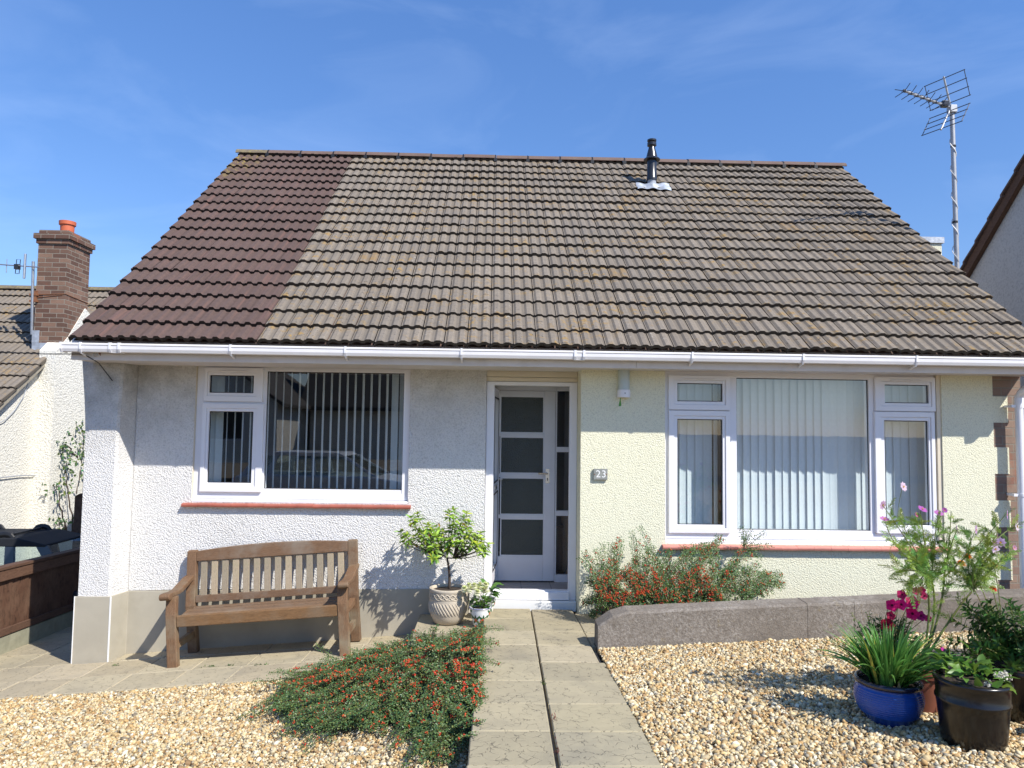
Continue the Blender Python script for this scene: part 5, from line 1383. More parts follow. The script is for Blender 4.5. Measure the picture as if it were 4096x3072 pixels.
# ------------------------------------------------------------------ cotoneasters: herringbone sprays with red berries
def sprays(sprs, origin, parent, leafcol, leaf=(0.012, 0.0085), twig_step=0.022, bmask=None, dens=1.0, stem_r=0.0028):
    """sprs: list of (polyline points, side normal, twig length, berry chance)"""
    lv = Leaves(); st = MB(); bp = []; br = []; bc = []
    for pts, sn, tl, bch in sprs:
        pts = np.array(pts) - origin; m = len(pts)
        st.tube(pts, list(np.linspace(stem_r, 0.0008, m)), 4, cap=False)
        seg = np.linalg.norm(np.diff(pts, axis=0), axis=1); cum = np.concatenate([[0], np.cumsum(seg)]); Ltot = cum[-1]
        q = np.arange(0.03, Ltot, twig_step)
        for i, s in enumerate(q):
            k = min(m-2, int(np.searchsorted(cum, s)-1)); k = max(0, k)
            t = (s-cum[k])/max(1e-6, seg[k]); p = pts[k]*(1-t)+pts[k+1]*t; d = (pts[k+1]-pts[k])/max(1e-6, seg[k])
            sv = np.cross(d, sn); sv /= max(1e-6, np.linalg.norm(sv))
            for sg in (-1, 1):
                Lt = tl*(0.35+0.65*math.sin(math.pi*min(1, 0.15+0.85*(1-s/Ltot))))*rng.uniform(0.7, 1.15)
                td = d*0.75 + sv*sg*0.8 + rng.normal(0, 0.12, 3) + np.array(sn)*rng.normal(0.08, 0.2); td /= np.linalg.norm(td)
                nl_ = max(2, int(Lt/0.0075*dens))
                u = np.linspace(0.1, 1, nl_)[:, None]
                P = p + td*Lt*u
                side = np.where(np.arange(nl_) % 2 == 0, 1, -1)[:, None]
                ts = np.cross(td, sn); ts /= max(1e-6, np.linalg.norm(ts))
                D = td*0.6 + ts*side*0.8 + rng.normal(0, 0.25, (nl_, 3))
                lv.add(P, D, np.array(sn)+rng.normal(0, 0.45, (nl_, 3)), leaf[0]*rng.uniform(0.7, 1.25, nl_), leaf[1]*rng.uniform(0.8, 1.2, nl_), green(nl_, leafcol, 0.25, 0.15))
                if Lt > 0.035: st.tube([p, p+td*Lt], [0.0012, 0.0006], 3, cap=False)
                if s > 0.28*Ltot and rng.uniform() < bch:
                    nb = rng.integers(2, 6); uu = rng.uniform(0.05, 0.9, nb)[:, None]
                    bp.append(p + td*Lt*uu + np.array(sn)*0.006 + rng.normal(0, 0.003, (nb, 3))); br.append(rng.uniform(0.0042, 0.0064, nb))
                    cb = np.array([0.52, 0.034, 0.018])[None]*rng.uniform(0.7, 1.25, (nb, 1)); cb[:, 1] *= rng.uniform(0.6, 3.0, nb); bc.append(cb)
    st.build('stems', M['twig'], parent)
    lv.build('foliage', M['small_leaf'], parent, 0.05, 0.2)
    if bp: berries('berries', np.concatenate(bp), np.concatenate(br), np.concatenate(bc).clip(0, 1), parent)

# the spreading one that sprawls over the gravel to the path edge
O1 = np.array([-0.55, -1.75, z_left(-0.55, -1.75)])
c1 = empty('cotoneaster_shrub', tuple(O1), 'low sprawling cotoneaster with red berries spilling over gravel and path edge', 'shrub', 'cotoneaster shrubs')
FOOT = np.array([(-1.45,-1.45), (-1.30,-1.25), (-1.15,-1.18), (-0.88,-1.10), (-0.66,-0.98), (-0.40,-0.90), (-0.10,-0.92), (-0.07,-2.6), (-0.15,-3.20), (-0.32,-3.00), (-0.54,-2.50), (-0.88,-2.52), (-1.15,-2.26), (-1.40,-1.88)])
def inside(x, y, k=1.0):
    P = (FOOT-np.array([-0.6, -1.7]))*k+np.array([-0.6, -1.7]); r_ = False; j = len(P)-1
    for i in range(len(P)):
        if (P[i, 1] > y) != (P[j, 1] > y) and x < (P[j, 0]-P[i, 0])*(y-P[i, 1])/(P[j, 1]-P[i, 1])+P[i, 0]: r_ = not r_
        j = i
    return r_
def edge_d(x, y):
    d = 9
    for i in range(len(FOOT)):
        p, q = FOOT[i], FOOT[(i+1) % len(FOOT)]
        if p[0] > -0.2 and q[0] > -0.2: continue          # it is banked up against the path there
        t = np.clip(((np.array([x, y])-p)@(q-p))/((q-p)@(q-p)), 0, 1); d = min(d, np.hypot(*(p+(q-p)*t-np.array([x, y]))))
    return d
def h_top(x, y):
    hm = np.interp(x, [-1.7, -1.2, -0.8, -0.45, -0.2], [0.09, 0.15, 0.21, 0.28, 0.30])
    if y > -1.40: hm *= float(np.interp(y, [-1.40, -1.10, -0.95], [1.0, 0.72, 0.45]))
    if y < -2.2: hm *= max(0.25, 1-(-2.2-y)*1.0)
    return hm*min(1, (max(0, edge_d(x, y))/0.28))**0.55
PATCH = [(-0.32, -2.05, .25), (-0.22, -1.55, .16), (-0.62, -1.95, .22), (-0.50, -1.10, .15), (-0.25, -1.0, .12), (-1.05, -1.75, .14), (-0.85, -1.45, .12), (-0.2, -2.4, .18), (-1.35, -1.55, .10), (-0.95, -2.1, .12)]
sp1 = []
k = 0
while k < 780:
    x0, y0 = rng.uniform(-1.62, -0.08), rng.uniform(-2.85, -0.95)
    if not inside(x0, y0, 0.93): continue
    k += 1
    out = math.atan2(y0+1.75, x0+0.45); a2 = out + rng.normal(0, 0.45)
    if rng.uniform() < 0.10: a2 = rng.uniform(-math.pi, math.pi)
    Ls = rng.uniform(0.20, 0.42)
    e = np.array([x0+Ls*math.cos(a2), y0+Ls*math.sin(a2)])
    while not inside(e[0], e[1], 1.06) and Ls > 0.08:
        Ls *= 0.8; e = np.array([x0+Ls*math.cos(a2), y0+Ls*math.sin(a2)])
    if e[0] > 0.0: e[0] = 0.0
    u = rng.uniform(0.45, 1.0)
    zg0 = z_left(min(x0, -0.12), y0); zg1 = z_left(min(e[0], -0.12), e[1])
    P0 = np.array([x0, y0, zg0+0.03+h_top(x0, y0)*u*0.8]); P2 = np.array([e[0], e[1], zg1+0.03+h_top(e[0], e[1])*min(1.12, u+0.15)*(0.9+rng.uniform(-.1, .25))])
    P2[2] = max(P2[2], zg1+0.025, (z_path(e[1])+0.015) if e[0] > -0.09 else -9)
    P1 = (P0+P2)/2 + np.array([0, 0, 0.035])
    bch = max(math.exp(-(((x0-px_)/r_)**2+((y0-py_)/r_)**2)) for px_, py_, r_ in PATCH)
    bch = 0.01 + (0.48*bch if rng.uniform() < 0.65 and u > 0.6 else 0.0)
    sp1.append((bez(P0, P1, P2, 7), np.array([0.15*math.cos(a2), 0.15*math.sin(a2)-0.2, 1.0]), rng.uniform(0.022, 0.040) if u > 0.6 else rng.uniform(0.04, 0.07), bch))
for k in range(230):           # long shoots straggling past the outline
    i = rng.integers(0, len(FOOT)); t = rng.uniform(); p = FOOT[i]*(1-t)+FOOT[(i+1) % len(FOOT)]*t; c0 = np.array([-0.55, -1.65])
    if p[0] > -0.2 and rng.uniform() < 0.5: continue
    p = c0+(p-c0)*rng.uniform(0.80, 0.97); o_ = nrm(p-c0); a2 = math.atan2(o_[1], o_[0])+rng.normal(0, 0.5); L_ = rng.uniform(0.12, 0.32)
    if p[0] > -0.2: L_ *= 0.55
    q = p+np.array([math.cos(a2), math.sin(a2)])*L_
    z0 = z_left(min(p[0], -0.12), p[1])+h_top(p[0], p[1])*0.75+0.03; z1 = max(gz(q[0], q[1])+0.02, z_path(q[1])+0.02 if q[0] > -0.1 else -9, z0-rng.uniform(-0.05, 0.12))
    P0 = np.array([p[0], p[1], z0]); P2 = np.array([q[0], q[1], z1]); sp1.append((bez(P0, (P0+P2)/2+np.array([0, 0, 0.035]), P2, 7), np.array([0.1*math.cos(a2), -0.25, 1.0]), rng.uniform(0.020, 0.032), 0.03))
for k in range(210):           # short upright sprigs standing out of the mass
    while True:
        x, y = rng.uniform(-1.6, -0.06), rng.uniform(-2.7, -0.95)
        if inside(x, y, 0.98): break
    z = z_left(min(x, -0.12), y)+h_top(x, y)*0.8; d = nrm(np.array([rng.normal(-0.12, .35), rng.normal(-0.1, .3), 1.0])); L_ = rng.uniform(0.07, 0.15)
    P0 = np.array([x, y, z-0.03]); P2 = P0+d*L_; sp1.append((bez(P0, (P0+P2)/2, P2, 5), np.array([0, -0.8, 0.5]), 0.022, 0.0))
for (x, y, dx_, dy_, dz_, L_) in ((-0.66, -0.98, -0.75, 0.45, 0.22, 0.36), (-0.85, -1.15, -0.85, 0.1, 0.22, 0.25), (-1.15, -1.25, -0.7, 0.1, 0.6, 0.24), (-0.14, -1.3, 0.9, 0.1, 0.10, 0.24), (-0.14, -1.65, 0.9, 0.0, 0.02, 0.20), (-0.12, -2.1, 0.8, -0.1, -0.02, 0.18), (-1.45, -1.45, -0.9, 0.0, 0.1, 0.28), (-0.5, -2.3, -0.2, -0.8, -0.1, 0.28), (-0.8, -2.35, -0.1, -0.8, -0.1, 0.26), (-0.25, -2.75, -0.1, -0.8, -0.05, 0.25)):
    z = z_left(min(x, -0.12), y)+h_top(x, y)+0.04; d = nrm(np.array([dx_, dy_, dz_]))
    if x > -0.15: z = z_path(y)+0.06
    P0 = np.array([x, y, z]); P2 = P0+d*L_; P2[2] = max(P2[2], gz(P2[0], P2[1])+0.03); sp1.append((bez(P0, (P0+P2)/2+np.array([0, 0, 0.03]), P2, 7), np.array([0, -0.6, 0.8]), 0.028, 0.05))
for k in range(14):      # woody framework
    a = rng.uniform(0, 2*math.pi); e = O1+np.array([0.5*math.cos(a)-0.1, 0.55*math.sin(a), 0.10])
    if inside(e[0], e[1], 0.9): sp1.append((bez(O1, (O1+e)/2+np.array([0, 0, 0.12]), e, 8), np.array([0, 0, 1.0]), 0.05, 0.25))
sprays(sp1, O1, c1, (0.105, 0.165, 0.048), (0.0135, 0.0088), 0.0145)

# the fan trained against the yellow wall
O2 = np.array([1.75, -0.62, 0.10])
c2 = empty('cotoneaster_shrub', tuple(O2), 'taller cotoneaster full of red berries fanned against the yellow wall', 'shrub', 'cotoneaster shrubs')
sp2 = []
def wallpt(px, py, Y): return at(px, py, Y)
base_pts = [(2440, 2440), (2560, 2460), (2700, 2450), (2820, 2440), (2960, 2430)]
def fan(px, py, bx, by, bch, tl=0.06, Yt=None, curve=0.06):
    Yb = -0.75; Yt = Yt if Yt is not None else rng.uniform(-0.55, -0.31)
    a = wallpt(bx, by, Yb); b = wallpt(px, py, Yt)
    mid = (a+b)/2 + np.array([0, -0.04, abs(b[0]-a[0])*0.28 + curve])
    sp2.append((bez(a, mid, b, 10), np.array([rng.normal(0, .2), -1.0, rng.uniform(0.2, 0.7)]), tl, bch))
# silhouette tips read off the photograph
tips = [(2330, 2235), (2345, 2320), (2335, 2400), (2360, 2470), (2400, 2180), (2440, 2165), (2490, 2160), (2520, 2125), (2570, 2155), (2610, 2190), (2640, 2230), (2680, 2200), (2740, 2190), (2790, 2180), (2820, 2175), (2860, 2165), (2905, 2150), (2880, 2215), (2940, 2250), (2990, 2270), (3030, 2250), (3060, 2300), (3100, 2310), (3140, 2330), (3110, 2360), (3050, 2380), (3010, 2400)]
for px, py in tips:
    for r_ in range(2):
        bx, by = base_pts[int(np.clip((px-2350)/160 + rng.normal(0, 0.7), 0, 4))]
        fan(px+rng.normal(0, 12), py+rng.normal(0, 12), bx, by, 0.10, 0.042)
for k in range(100):
    px = rng.uniform(2350, 3020); top = np.interp(px, [2350, 2450, 2530, 2640, 2760, 2900, 3030], [2300, 2230, 2210, 2265, 2250, 2250, 2330])
    py = rng.uniform(top, 2470)
    bx, by = base_pts[int(np.clip((px-2350)/160 + rng.normal(0, 0.8), 0, 4))]
    hot = math.exp(-((px-2400)/110)**2 - ((py-2400)/90)**2) + math.exp(-((px-2530)/90)**2-((py-2250)/60)**2) + math.exp(-((px-2790)/140)**2-((py-2330)/90)**2) + 0.8*math.exp(-((px-2560)/80)**2-((py-2360)/80)**2)
    fan(px, py, bx+rng.normal(0, 50), by+rng.normal(0, 12), 0.10+0.62*min(1, hot), rng.uniform(0.030, 0.055), rng.uniform(-0.75, -0.33), 0.03)
# tall arching shoot by the window
for tip in ((2968, 2105), (2985, 2120), (3005, 2120), (3060, 2130), (3092, 2182), (2975, 2150), (3040, 2190), (3020, 2215), (3050, 2230), (2990, 2200)):
    a = wallpt(2880, 2420, -0.7); b = wallpt(2975, 2200, -0.42); c = wallpt(tip[0], tip[1], -0.40)
    if tip == (2968, 2105): sp2.append((bez(a, wallpt(2885, 2290, -0.5), b, 12), np.array([0, -1.0, 0.3]), 0.055, 0.35))
    sp2.append((bez(b, (b+c)/2+np.array([0.0, 0, 0.02]), c, 8), np.array([0, -1.0, 0.2]), 0.032, 0.0))
sprays(sp2, O2, c2, (0.092, 0.165, 0.038), (0.0140, 0.0092), 0.0165, dens=0.95)

# ------------------------------------------------------------------ stone planter with the little evergreen tree
PLc = np.array([-0.383, -0.30, -0.072])
pt = empty('planter_tree', tuple(PLc), 'small bright green standard tree in carved stone planter beside the doorway', 'plant')
prof = [(0.0, 0.0), (0.105, 0.0), (0.125, 0.008), (0.150, 0.06), (0.166, 0.12), (0.1685, 0.16), (0.166, 0.215), (0.163, 0.235), (0.163, 0.275), (0.168, 0.283), (0.172, 0.295), (0.168, 0.306), (0.150, 0.308), (0.142, 0.30), (0.142, 0.27)]
m = MB(); m.lathe(prof, n=56, close=False)
def pr_at(z): return np.interp(z, [0, .008, .06, .12, .16, .215, .235, .275], [.105, .125, .150, .166, .1685, .166, .163, .163])
NK = 11                                   # interlaced band
for ph in (0, math.pi):
    pts = []
    for i in range(NK*16+1):
        t = 2*math.pi*i/(NK*16); z = 0.250+0.020*math.sin(NK*t/1.0+ph); rr_ = pr_at(z)+0.002
        pts.append((rr_*math.cos(t), rr_*math.sin(t), z))
    m.tube(pts, 0.0062, 5, cap=False)
for i in range(NK*2):
    t = 2*math.pi*(i+0.25)/(NK*2) + 0.02; pts = [(0.167*math.cos(t)+0.008*math.cos(a)*-math.sin(t), 0.167*math.sin(t)+0.008*math.cos(a)*math.cos(t), 0.250+0.008*math.sin(a)) for a in np.linspace(0, 2*math.pi, 9)]
    m.tube(pts, 0.003, 4, cap=False)
for z in (0.222, 0.279):
    m.tube([((pr_at(z)+0.001)*math.cos(t), (pr_at(z)+0.001)*math.sin(t), z) for t in np.linspace(0, 2*math.pi, 57)], 0.0038, 5, cap=False)
for i in range(36):                       # slanting gadroons
    t0 = 2*math.pi*i/36; pts = []
    for k in range(8):
        u = k/7; z = 0.085+0.11*u; t = t0 - 0.42*u; rr_ = pr_at(z)-0.001
        pts.append((rr_*math.cos(t), rr_*math.sin(t), z))
    m.tube(pts, [0.004, 0.0075, 0.0085, 0.0085, 0.0085, 0.0085, 0.0075, 0.004], 6)
m.build('planter', M['stoneware'], pt, smooth=True, auto=50)
m = MB(); m.lathe([(0.143, 0.283), (0.10, 0.287), (0.05, 0.292), (0.0, 0.295)], n=30, close=False); m.build('soil', M['soil'], pt)
def tree_pt(px, py, Y): return at(px, py, Y) - PLc
pxy = lambda x, y: (1550+x/3.318, 2000+y/3.318)
t0 = np.array([0.005, 0, 0.285]); t1 = tree_pt(*pxy(790, 770), -0.30)
m = MB(); tp = bez(t0, (t0+t1)/2+np.array([0.025, 0, 0]), t1, 8); m.tube(tp, list(np.linspace(0.0135, 0.009, 8)), 8)
tips_t = [(400, 190, -.27), (320, 240, -.40), (180, 430, -.30), (250, 480, -.42), (300, 560, -.2), (420, 400, -.15), (520, 330, -.42), (560, 440, -.28), (640, 360, -.18), (650, 480, -.45), (610, 620, -.47), (600, 770, -.50), (690, 560, -.33),
          (830, 170, -.30), (890, 140, -.22), (880, 260, -.38), (960, 330, -.45), (1010, 240, -.25), (1050, 190, -.33), (1080, 300, -.38), (930, 430, -.25), (860, 500, -.46), (960, 560, -.48), (1040, 480, -.36), (1110, 560, -.22), (1170, 480, -.40), (1230, 440, -.30), (1180, 600, -.46), (1270, 640, -.33), (1330, 600, -.28), (1310, 700, -.38), (1000, 700, -.30), (760, 560, -.18), (740, 430, -.36), (480, 620, -.35), (450, 520, -.22), (360, 330, -.33), (480, 470, -.48), (570, 380, -.35), (690, 400, -.3), (840, 350, -.3), (900, 340, -.25), (1000, 420, -.3), (1100, 440, -.45), (1240, 540, -.38), (820, 620, -.42), (700, 620, -.25), (370, 480, -.3), (220, 560, -.35), (1030, 590, -.3), (560, 560, -.2)]
lv = Leaves()
forks = [t1+np.array([-0.03, 0.0, 0.02]), t1+np.array([0.05, 0.0, 0.0]), t1+np.array([0.0, -0.03, 0.05])]
for x, y, Y in tips_t:
    b = tree_pt(*pxy(x, y), Y)
    f = forks[0] if b[0] < t1[0]-0.05 else (forks[1] if b[0] > t1[0]+0.08 else forks[2])
    if b[2] < t1[2]+0.12: mid = (f+b)/2 + np.array([0, 0, -0.035])
    else: mid = (f+b)/2 + np.array([0, 0, -0.02]) + (b-f)*np.array([0.18, 0.18, -0.1])
    path = bez(f, mid, b, 7); m.tube([t1]+list(path), [0.0065]+list(np.linspace(0.0055, 0.0022, 7)), 6, cap=False)
    d = path[-1]-path[-2]; d /= np.linalg.norm(d)
    for lvl in range(3):
        n = rng.integers(6, 10); ph = rng.uniform(0, 6.28); az = ph+np.arange(n)*2*np.pi/n+rng.normal(0, .25, n)
        up = np.array([0, 0, 1.0])*0.6+d*0.6; up /= np.linalg.norm(up); e1 = np.cross(up, [0.3, 0.9, 0.1]); e1 /= np.linalg.norm(e1); e2 = np.cross(up, e1)
        rad_ = np.cos(az)[:, None]*e1+np.sin(az)[:, None]*e2
        el = [0.65, 0.2, -0.15][lvl]
        D = rad_*(1.0)+up*(el+rng.normal(0, .2, (n, 1)))
        p = b - d*0.022*lvl + rng.normal(0, .003, (n, 3))
        lv.add(p, D, up+rng.normal(0, .25, (n, 3)), rng.uniform(0.050, 0.086, n)*(0.85 if lvl == 0 else 1), rng.uniform(0.019, 0.029, n), green(n, (0.33, 0.48, 0.065) if lvl < 2 else (0.20, 0.33, 0.05), 0.2, 0.12))
n = 14; lv.add(np.array([tree_pt(*pxy(rng.uniform(250, 1250), rng.uniform(300, 640)), rng.uniform(-.48, -.2)) for _ in range(n)]), randdir(n), randdir(n, 1), 0.055, 0.018, np.tile([0.45, 0.25, 0.04], (n, 1)))
m.build('trunk', M['bark'], pt, smooth=True); lv.build('crown', M['leaf'], pt, 0.22, 0.16)

# ------------------------------------------------------------------ painted pots by the step
def painted_pot(loc, label, sc=1.0):
    e = empty('flower_pot', loc, label, 'plant pot', 'painted white pots')
    pr = [(0.0, 0), (0.055, 0), (0.060, 0.006), (0.068, 0.04), (0.082, 0.09), (0.090, 0.125), (0.091, 0.140), (0.096, 0.147), (0.098, 0.153), (0.095, 0.157), (0.086, 0.156), (0.084, 0.13)]
    pr = [(r*sc, z*sc) for r, z in pr]
    m = MB(); m.lathe(pr, n=44, close=False); pot = m.build('pot', M['white_glaze'], e, smooth=True, auto=60)
    R_ = lambda z: np.interp(z, [p[1] for p in pr[1:8]], [p[0] for p in pr[1:8]])
    def blob(mb, t, z, a, b, rot, off=0.0009):
        V = []; k = 12
        for q in range(k):
            u = a*math.cos(2*math.pi*q/k); w = b*math.sin(2*math.pi*q/k)*(1-0.5*math.cos(2*math.pi*q/k))
            du = u*math.cos(rot)-w*math.sin(rot); dz = u*math.sin(rot)+w*math.cos(rot)
            zz = z+dz; rr_ = R_(zz)+off; V.append((rr_*math.cos(t+du/rr_), rr_*math.sin(t+du/rr_), zz))
        rr_ = R_(z)+off; V.append((rr_*math.cos(t), rr_*math.sin(t), z))
        mb.add(V, [(q, (q+1) % k, k) for q in range(k)])
    g_ = MB(); o_ = MB(); nv = MB()
    for k in range(7):
        t = 2*math.pi*k/7 - 1.2; z = (0.052+0.048*(k % 2))*sc*1.05
        blob(o_, t, z, 0.016*sc, 0.015*sc, 0.4, 0.0013)
        for dt, dz, a, b, r in ((-0.26, 0.018, .019, .006, 2.3), (0.26, 0.018, .019, .006, 0.8), (-0.24, -0.016, .017, .006, 0.9), (0.25, -0.016, .017, .006, -0.8), (0.0, 0.031, .014, .005, 1.57), (0.42, 0.034, .011, .004, 1.2), (-0.42, 0.030, .011, .004, 2.0), (0.36, -0.034, .010, .004, 2.2)):
            blob(g_, t+dt, np.clip(z+dz*sc, 0.014*sc, 0.132*sc), a*sc*1.15, b*sc*1.55, r)
    g_.build('painted_leaves', M['green_paint'], pot); o_.build('painted_flowers', M['orange_paint'], pot)
    nv.tube([(0.097*sc*math.cos(t), 0.097*sc*math.sin(t), 0.1535*sc) for t in np.linspace(0, 2*math.pi, 45)], 0.0028*sc, 6, cap=False); nv.build('painted_rim', M['navy_paint'], pot)
    m = MB(); m.lathe([(0.084*sc, 0.138*sc), (0.0, 0.142*sc)], n=24, close=False); m.build('soil', M['soil'], e)
    return e
fp = painted_pot((-0.092, -0.455, -0.052), 'white pot painted with leaves and orange flowers holding cream blooms', 1.0)
lv = Leaves(); n = 190
az = rng.uniform(0, 6.28, n); r_ = rng.uniform(0.01, 0.085, n); p = np.stack([r_*np.cos(az), r_*np.sin(az), 0.15+rng.uniform(0, 0.082, n)], 1)
lv.add(p, np.stack([np.cos(az), np.sin(az), rng.uniform(-0.1, 0.9, n)], 1), randdir(n, 2.0), rng.uniform(0.03, 0.055, n), rng.uniform(0.012, 0.02, n), green(n, (0.075, 0.16, 0.025), 0.3)); lv.build('foliage', M['leaf'], fp, 0.2, 0.15)
fpx = lambda x, y: (1550+x/3.318, 2000+y/3.318)
f0_ = None
for x, y, Y in ((1155, 1160, -.43), (1225, 1150, -.42), (1300, 1150, -.42), (1205, 1200, -.50), (1095, 1205, -.50), (1190, 1250, -.53), (1320, 1210, -.48), (1025, 1200, -.46), (1085, 1160, -.42), (1280, 1210, -.45)):
    q = at(*fpx(x, y), Y) - np.array([-0.092, -0.455, -0.052])
    if f0_ is None:
        fl_ = Leaves()
        for ring, (el, ln, colr) in enumerate(((1.6, 0.016, (0.62, 0.68, 0.30)), (0.9, 0.020, (0.72, 0.74, 0.42)), (0.25, 0.024, (0.80, 0.80, 0.55)), (-0.35, 0.024, (0.84, 0.83, 0.62)), (-0.9, 0.024, (0.80, 0.82, 0.56)))):
            n = 16; az = np.arange(n)*2*np.pi/n+ring*0.2
            fl_.add(np.zeros((n, 3))+np.array([0, 0, 0.006-0.002*ring]), np.stack([np.cos(az), np.sin(az), np.full(n, el)], 1), np.array([0, 0, 1.0])+0.01, ln, 0.0105, np.array(colr)*rng.uniform(0.95, 1.12, (n, 1)))
        f0_ = fl_.build('flower', M['petal'], fp, 0.1, 0.1); o = f0_
    else: o = copy_child(f0_, fp)
    o.location = tuple(q+np.array([0, -0.012, 0.016])); o.scale = (1.45,)*3; o.rotation_euler = (rng.normal(0.15, .2), rng.normal(0, .2), rng.uniform(0, 3))
fp2 = painted_pot((-0.030, -0.215, 0.0), 'second white painted pot of broad leaves behind the cream blooms', 0.78)
lv = Leaves(); n = 16
az = rng.uniform(0, 6.28, n); az[:7] = rng.uniform(-1.2, 0.6, 7); p = np.stack([0.03*np.cos(az), 0.03*np.sin(az), 0.14+rng.uniform(0, 0.10, n)], 1)
lv.add(p, np.stack([np.cos(az), np.sin(az), rng.uniform(0.1, 1.1, n)], 1), np.array([0, 0, 1.0])+rng.normal(0, .2, (n, 3)), rng.uniform(0.09, 0.14, n), rng.uniform(0.04, 0.055, n), green(n, (0.085, 0.20, 0.035), 0.15)); lv.build('foliage', M['leaf'], fp2, 0.35, 0.12)

# ------------------------------------------------------------------ pots on the gravel at the right
def groundpt(px, py):
    n_ = np.array([-0.052, 0.04, 1.0]); p0 = np.array([0.79, -1.474, z_right(0.79, -1.474)]); d = ray(px, py); return CAM + d*(((p0-CAM)@n_)/(d@n_))
def pot_thing(name, loc, label, cat='plant', group=None): return empty(name, tuple(loc), label, cat, group)

# blue ribbed bowl with strap leaves
bl = groundpt(3556, 2912); bl = np.array([at(3556, 2900, bl[1]+0.10)[0], bl[1]+0.10, 0]); bl[2] = z_right(bl[0], bl[1])-0.004
e = pot_thing('potted_agapanthus', bl, 'blue glazed round pot of green strap leaves on the gravel', 'plant')
pr = [(0.0, 0), (0.098, 0), (0.105, 0.006), (0.125, 0.04)]
for k in range(12):
    u = k/11; z = 0.05+0.115*u; r_ = 0.130+0.032*math.sin(math.pi*(0.10+0.62*u)); pr += [(r_-0.001, z), (r_+0.0035, z+0.0045), (r_+0.0028, z+0.007)]
pr += [(0.150, 0.178), (0.147, 0.186), (0.152, 0.192)]
m = MB(); m.lathe(pr, n=64, close=False); m.build('pot', M['blue_glaze'], e, smooth=True)
m = MB(); m.lathe([(0.151, 0.190), (0.160, 0.196), (0.164, 0.206), (0.160, 0.216), (0.150, 0.219), (0.141, 0.214), (0.138, 0.18)], n=64, close=False); m.build('rim', M['blue_rim'], e, smooth=True)
m = MB(); m.lathe([(0.141, 0.19), (0.0, 0.195)], n=30, close=False); m.build('soil', M['soil'], e)
V = []; T = []; C_ = []; n0 = 0
for k in range(250):
    a = rng.uniform(0, 2*np.pi); r0 = rng.uniform(0, 0.085)*1.0; lean_ = np.clip(rng.normal(0.80, 0.42), 0.02, 1.55); Ln = rng.uniform(0.21, 0.31)+0.06*lean_; w = rng.uniform(0.010, 0.0165)
    d = np.array([np.cos(a), np.sin(a), 0]); sv = np.array([-np.sin(a), np.cos(a), 0]); tw_ = rng.normal(0, 0.5)
    base = np.array([r0*np.cos(a), r0*np.sin(a), 0.19]); ns = 8; p = base.copy(); th = math.pi/2-lean_*0.55
    colr = np.array([0.112, 0.272, 0.055])*rng.uniform(0.6, 1.3)*np.array([rng.uniform(0.85, 1.2), 1, 1])
    if rng.uniform() < 0.03: colr = np.array([0.38, 0.36, 0.06])
    for i in range(ns+1):
        u = i/ns; ww = w*(0.75+0.5*math.sin(math.pi*min(1, u*1.2)))*(1-u**3.5)+0.0004
        st_ = math.cos(tw_*u); nn_ = sv*st_ + np.array([0, 0, 1.0])*math.sin(tw_*u)
        tang = d*math.cos(th)+np.array([0, 0, 1])*math.sin(th); fold_ = np.cross(nn_, tang)*ww*0.3
        V += [p-nn_*ww*0.5+fold_, p, p+nn_*ww*0.5+fold_]; C_ += [(*colr, 1), (*(colr*1.1), 1), (*colr, 1)]
        p = p + tang*Ln/ns; th -= lean_*0.9/ns*(0.4+1.1*u)
        if i < ns:
            q = n0+i*3
            for s_ in (0, 1): T += [(q+s_, q+s_+1, q+s_+4), (q+s_, q+s_+4, q+s_+3)]
    n0 += 3*(ns+1)
fast_mesh('foliage', V, T, M['leaf'], e, C_, True)
lv = Leaves(); lv.add(np.array([[0.0, -0.10, 0.235]]), np.array([[-0.35, -0.55, -0.75]]), np.array([[0, -1, 0.3]]), 0.085, 0.018, np.array([[0.48, 0.30, 0.13]])); lv.build('dead_leaf', M['leaf'], e)

def bushy(e, n, R_, z0, z1, size, wid, colr, shape=None, up=0.4):
    lv = Leaves(); az = rng.uniform(0, 6.28, n); u = rng.uniform(0, 1, n); r_ = R_*np.sqrt(rng.uniform(0, 1, n))*(np.sin(np.pi*(0.18+0.75*u)))
    p = np.stack([r_*np.cos(az), r_*np.sin(az), z0+(z1-z0)*u], 1)
    if shape is not None: p = p + shape(u)
    lv.add(p, np.stack([np.cos(az)+rng.normal(0, .4, n), np.sin(az)+rng.normal(0, .4, n), rng.normal(up, 0.45, n)], 1), randdir(n, 1.8), size*rng.uniform(0.7, 1.2, n), wid*rng.uniform(0.8, 1.2, n), green(n, colr, 0.28))
    return lv.build('foliage', M['leaf'], e, 0.22, 0.16)
def petal_flower(name, parent, npet, ln, w, colr, el=0.25, centre=None, mat='petal'):
    fl_ = Leaves(); az = np.arange(npet)*2*np.pi/npet
    fl_.add(np.zeros((npet, 3)), np.stack([np.cos(az), np.sin(az), np.full(npet, el)], 1), np.array([0.0, 0.001, 1.0]), ln, w, np.array(colr)*rng.uniform(0.85, 1.15, (npet, 1)))
    if centre is not None:
        n = 8; az = np.arange(n)*2*np.pi/n; fl_.add(np.zeros((n, 3))+np.array([0, 0, 0.002]), np.stack([np.cos(az), np.sin(az), np.full(n, 0.9)], 1), np.array([0.0, 0.001, 1.0]), ln*0.26, ln*0.14, np.array(centre)[None])
    return fl_.build(name, M[mat], parent, 0.15, -0.1)

